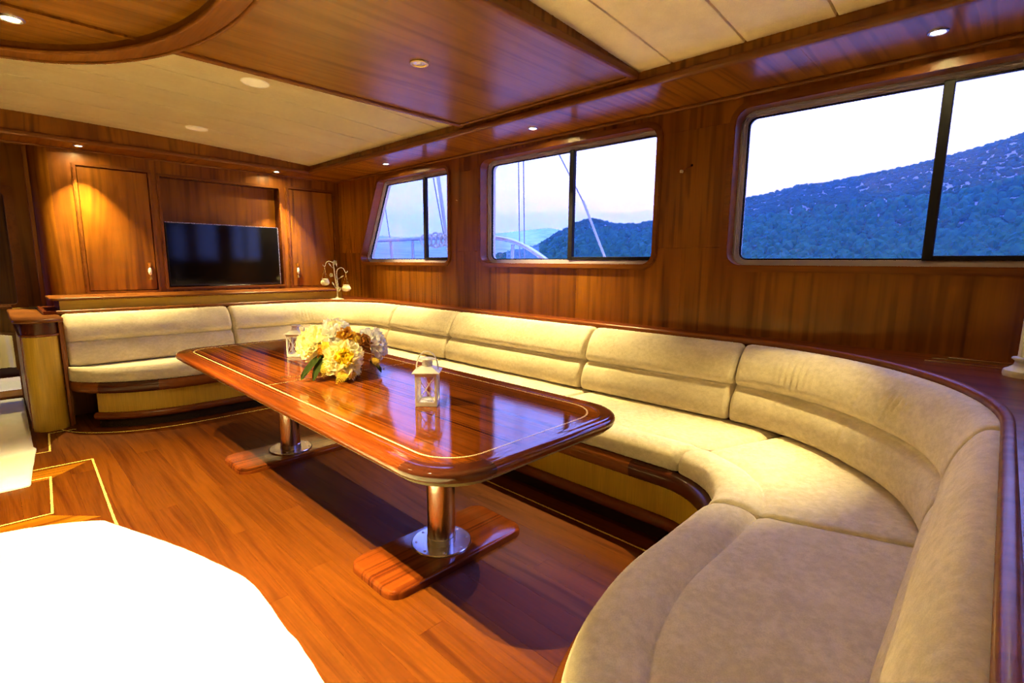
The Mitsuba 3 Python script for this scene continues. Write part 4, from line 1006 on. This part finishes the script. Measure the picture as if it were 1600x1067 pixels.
# ---- berth glimpsed through the arch
bd = thing('berth', 'low berth with cream cover seen through the arch at the left edge', 'bed')
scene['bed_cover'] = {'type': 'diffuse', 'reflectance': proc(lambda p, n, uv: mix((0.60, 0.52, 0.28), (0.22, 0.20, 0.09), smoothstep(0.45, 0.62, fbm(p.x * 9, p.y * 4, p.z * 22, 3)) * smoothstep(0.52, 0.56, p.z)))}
scene['bed_linen'] = {'type': 'diffuse', 'reflectance': rgb(0.66, 0.58, 0.34)}
part(bd, 'mattress', bx(-1.4, 0.38, 8.45, 10.1, 0.20, 0.62, 0.06), 'bed_cover', 40)
xs = np.linspace(-1.42, 0.39, 90)
rows = []
for x in xs:
    f = 0.012 * math.sin(x * 38) + 0.008 * math.sin(x * 91 + 1)
    rows.append([(x, 8.44 + f * 0.2, 0.52), (x, 8.425 + f, 0.36), (x, 8.41 + f * 1.6, 0.12), (x, 8.425 + f * 1.6, 0.12), (x, 8.44 + f, 0.36), (x, 8.455, 0.52)])
part(bd, 'valance', grid_mesh(np.array(rows)), 'bed_linen', 60)
part(bd, 'plinth', bx(-1.4, 0.36, 8.48, 10.1, 0.0, 0.22), 'mahogany_dark')

# ================================================================== OUTSIDE
sea = thing('sea', 'calm blue water of the bay', kind='structure')
def sea_fn(p, n, uv): return fbm(p.x * 0.6, p.y * 0.6, 0.0, 3) * 0.25
part(sea, 'surface', trimesh.Trimesh([[-9000, -9000, -1.75], [9000, -9000, -1.75], [9000, 9000, -1.75], [-9000, 9000, -1.75]], [[0, 1, 2], [0, 2, 3]], process=False), 'water')
scene['water'] = {'type': 'roughplastic', 'alpha': 0.05, 'diffuse_reflectance': rgb(0.03, 0.06, 0.08)}
def hill_fn(p, n, uv):
    a = fbm(p.x * 0.05, p.y * 0.05, p.z * 0.05, 4)
    b = noise(p.x * 0.9, p.y * 0.9, p.z * 0.9)
    return mix((0.15, 0.16, 0.12), (0.34, 0.31, 0.27), smoothstep(0.35, 0.65, a * 0.7 + b * 0.3))
scene['hill_ground'] = {'type': 'diffuse', 'reflectance': proc(hill_fn)}
scene['scrub'] = {'type': 'diffuse', 'reflectance': proc(lambda p, n, uv: mix((0.022, 0.055, 0.030), (0.050, 0.095, 0.052), noise(p.x * 0.35, p.y * 0.35, p.z * 0.35)))}
scene['pine'] = {'type': 'diffuse', 'reflectance': proc(lambda p, n, uv: mix((0.020, 0.075, 0.036), (0.045, 0.125, 0.062), noise(p.x * 0.25, p.y * 0.25, p.z * 0.3)))}
def terrain(az0, az1, prof, r0, r1, r2, rough, seed, na=220, nr=70):
    az = np.radians(np.linspace(az0, az1, na)); rr = np.linspace(r0, r2, nr)
    A, R = np.meshgrid(az, rr, indexing='ij')
    H = np.tan(np.radians(np.interp(np.degrees(A), *zip(*prof)))) * r1
    t = np.clip((R - r0) / (r1 - r0), 0, 1)
    sl = (t * 0.75 + 0.25 * t * t * (3 - 2 * t)) * np.where(R > r1, np.maximum(0.25, 1 - (R - r1) / (r2 - r1)), 1)
    X, Y = R * np.sin(A), R * np.cos(A)
    nz = meshkit.fbm(np.stack([X / (r1 * 0.22), Y / (r1 * 0.22), 0 * X], -1), 5, seed) - 0.5
    Z = -1.9 + (H + 1.9) * sl + nz * rough * np.minimum(1, 4 * t) * H.mean() * (1 - 0.75 * np.exp(-((R - r1) / (0.12 * r1)) ** 2))
    V = np.stack([X, Y, Z], -1).reshape(-1, 3)
    i, j = np.meshgrid(np.arange(na - 1), np.arange(nr - 1), indexing='ij')
    a = i * nr + j
    F = np.vstack([np.stack([a, a + 1, a + nr + 1], -1).reshape(-1, 3), np.stack([a, a + nr + 1, a + nr], -1).reshape(-1, 3)])
    m = trimesh.Trimesh(V, F, process=False)
    if m.face_normals[:, 2].mean() < 0: m.invert()
    return m, (az, rr, Z)
BLOB = trimesh.creation.icosphere(subdivisions=1)
BLOB0 = trimesh.creation.icosphere(subdivisions=0)
def scatter(fld, n, size, seed, rlim, tall=1.0, blob=None):
    BL = BLOB if blob is None else blob
    az, rr, Z = fld
    r = np.random.default_rng(seed)
    nm = meshkit
    vs, fs, o = [], [], 0
    for _ in range(n):
        a, q = r.uniform(0, len(az) - 2), r.uniform(rlim[0], rlim[1])
        i = int(a); fr = a - i
        jj = np.interp(q, rr, np.arange(len(rr))); j = min(int(jj), len(rr) - 2)
        z = Z[i, j] * (1 - fr) * (1 - jj + j) + Z[i + 1, j] * fr * (1 - jj + j) + Z[i, j + 1] * (1 - fr) * (jj - j) + Z[i + 1, j + 1] * fr * (jj - j)
        aa = np.interp(a, np.arange(len(az)), az)
        s = r.uniform(*size)
        v = BL.vertices * (s * np.array([1, 1, tall * r.uniform(0.65, 1.0)])) * (1 + 0.35 * (r.random((len(BL.vertices), 1)) - 0.5))
        vs.append(v + [q * math.sin(aa), q * math.cos(aa), z + 0.35 * s * tall]); fs.append(BL.faces + o); o += len(v)
    return trimesh.Trimesh(np.vstack(vs), np.vstack(fs), process=False)
near_prof = [(44, 0.2), (48.7, 1.65), (50.5, 3.0), (52.4, 4.05), (54.3, 4.65), (57, 4.05), (59.7, 4.1), (61.4, 4.5), (65, 5.4), (70, 6.75), (74.6, 7.7), (77, 7.8), (82, 8.6), (85, 9.1), (88, 9.8), (90, 10.3), (96, 11.0), (110, 12.0), (130, 9.0)]
m, fld = terrain(44, 130, near_prof, 190, 470, 620, 0.30, 3)
hl = thing('hill', 'scrub-covered hillside close by, filling the right-hand windows', kind='structure')
part(hl, 'slope', m, 'hill_ground', True)
part(hl, 'scrub', scatter(fld, 26000, (0.7, 1.9), 5, (195, 490), blob=BLOB0), 'scrub', False, 'dark scrub over the slope', 'stuff')
part(hl, 'pines', scatter(fld, 5200, (0.9, 2.3), 6, (192, 310), 1.8, blob=BLOB0), 'pine', False, 'pines along the foot of the slope', 'stuff')
m, _ = terrain(20, 60, [(20, 2.4), (31, 2.9), (34, 2.75), (36, 2.85), (38.8, 3.2), (42, 3.0), (44.4, 2.7), (47, 2.3), (52, 1.8), (60, 1.6)], 1500, 3200, 4200, 0.25, 12)
scene['far_rock'] = {'type': 'diffuse', 'reflectance': proc(lambda p, n, uv: mix((0.12, 0.13, 0.10), (0.36, 0.33, 0.29), fbm(p.x * 0.012, p.y * 0.012, p.z * 0.03, 4)))}
h2 = thing('hill', 'distant pale mountain across the bay, behind the deck rail', kind='structure')
part(h2, 'slope', m, 'far_rock', True)
m, _ = terrain(36, 70, [(36, 2.2), (40, 3.1), (44.4, 3.3), (47, 3.6), (50, 3.9), (53, 3.4), (60, 2.6), (70, 2.4)], 5200, 7500, 9000, 0.2, 15)
h3 = thing('hill', 'faint farthest mountain ridge beyond the bay', kind='structure')
part(h3, 'slope', m, 'far_rock', True)
hz = thing('haze', 'blue evening haze over the bay and the hills', kind='structure')
scene[hz + '__air'] = {'type': 'cube', 'to_world': T().translate([4560, 3000, 440]).scale([4500, 6200, 441.5]), 'bsdf': {'type': 'null'},
                       'interior': {'type': 'homogeneous', 'albedo': {'type': 'rgb', 'value': [0.97, 0.97, 0.97]}, 'sigma_t': {'type': 'rgb', 'value': [0.6e-4, 2.6e-4, 6.0e-4]}}}

# ---- deck rail and rigging
scene['rope'] = {'type': 'diffuse', 'reflectance': rgb(0.62, 0.60, 0.56)}
scene['rope_dark'] = {'type': 'diffuse', 'reflectance': rgb(0.30, 0.29, 0.28)}
scene['rail_white'] = varnish(rgb(0.70, 0.70, 0.70), 0.1)
rl = thing('deck_rail', 'polished steel rail along the side deck outside the windows, curving down aft', 'railing')
rail_pts = [(4.4, 12.0, 1.74), (4.4, 8.0, 1.745), (4.4, 5.6, 1.742), (4.4, 4.95, 1.735), (4.4, 4.5, 1.705), (4.4, 4.27, 1.665), (4.4, 4.06, 1.595), (4.4, 3.88, 1.51), (4.4, 3.70, 1.41), (4.4, 3.5, 1.28), (4.4, 3.25, 1.03)]
part(rl, 'handrail', tube(spline3(rail_pts, 90), 0.028, 12), 'steel_satin', True)
part(rl, 'cap_rail', tube(spline3([(p[0] + 0.045, p[1], p[2] - 0.006) for p in rail_pts], 90), 0.022, 10), 'rail_white', True)
for y, zt in ((8.6, 1.74), (6.31, 1.73), (4.26, 1.64), (10.6, 1.74)):
    part(rl, 'stanchion', lathe([(0, 1.0), (0.022, 1.0), (0.022, zt - 0.02), (0, zt - 0.02)], 16, (4.4, y, 0)), 'steel_satin', 30)
dk = thing('side_deck', 'side deck and bulwark outside the windows', kind='structure')
part(dk, 'deck', bx(XW + 0.16, 4.6, YB, 13.0, 0.95, 1.0), 'white_plaster')
part(dk, 'bulwark', bx(4.48, 4.60, YB, 13.0, 1.0, 1.16, 0.02), 'white_plaster')
def rope(name, pts, r, mat, lab, twist=False, catg='rope', grp=None):
    k = thing(name, lab, catg, grp)
    p = spline3(pts, 60) if len(pts) > 2 else np.array(pts, float)
    if twist:
        a = np.linspace(pts[0], pts[-1], 160)
        s = np.linspace(0, 1, 160) * np.linalg.norm(np.array(pts[-1]) - pts[0])
        ms = []
        for q in range(3):
            ph = s * 2 * math.pi / 0.10 + q * 2 * math.pi / 3
            ms.append(tube(a + np.column_stack([np.cos(ph), np.sin(ph), 0 * ph]) * r * 0.55, r * 0.6, 6))
        scene[k] = mikit.ply(cat(*ms), mat, True)
    else:
        scene[k] = mikit.ply(tube(p, r, 8), mat, True)
rope('rope', [(4.4, 4.205, 3.4), (4.4, 4.13, 1.0)], 0.006, 'rope_dark', 'left of two upright ropes outside the middle window')
rope('rope', [(4.4, 4.13, 3.4), (4.4, 4.05, 1.0)], 0.006, 'rope_dark', 'right of two upright ropes outside the middle window')
k = thing('stay', 'slanting stay with a thick white lower sleeve outside the middle window', 'rope')
part(k, 'wire', tube(np.array([(4.4, 3.98, 3.17), (4.4, 3.586, 2.565), (4.4, 3.24, 2.03)]), 0.007, 8), 'rope_dark', True)
part(k, 'sleeve', tube(np.array([(4.4, 3.245, 2.045), (4.4, 3.02, 1.60), (4.4, 2.80, 1.18), (4.4, 2.705, 1.0)]), 0.013, 10), 'rope', True, 'thick white sleeve')
rope('rope', [(4.4, 7.25, 3.1), (4.4, 6.985, 2.102), (4.4, 6.90, 1.72)], 0.007, 'rope_dark', 'thin rope at the left of the raked window')
rope('rope', [(4.4, 6.90, 1.76), (4.4, 6.80, 1.0)], 0.020, 'rope', 'thick lashed rope end below the rail in the raked window', True)
rope('rope', [(4.4, 5.95, 3.2), (4.4, 5.79, 2.565), (4.4, 5.55, 1.70)], 0.008, 'rope_dark', 'thin rope at the right side of the raked window')
rope('rope', [(4.36, 5.75, 3.1), (4.36, 5.31, 1.0)], 0.022, 'rope', 'thick twisted rope at the right side of the raked window', True)
k = thing('rope_coil', 'coiled white rope hanging on the deck rail outside the raked window', 'rope')
ms = []
for q in range(5):
    a = np.linspace(0, 2 * math.pi, 40)
    c = np.column_stack([np.full(40, 4.35 - 0.012 * q), 5.60 + 0.09 * q - 0.12 + (0.085 + 0.01 * q) * np.cos(a) , 1.705 + (0.075 + 0.012 * (q % 3)) * np.sin(a)])
    ms.append(tube(c, 0.013, 8))
part(k, 'loops', cat(*ms), 'rope', True)
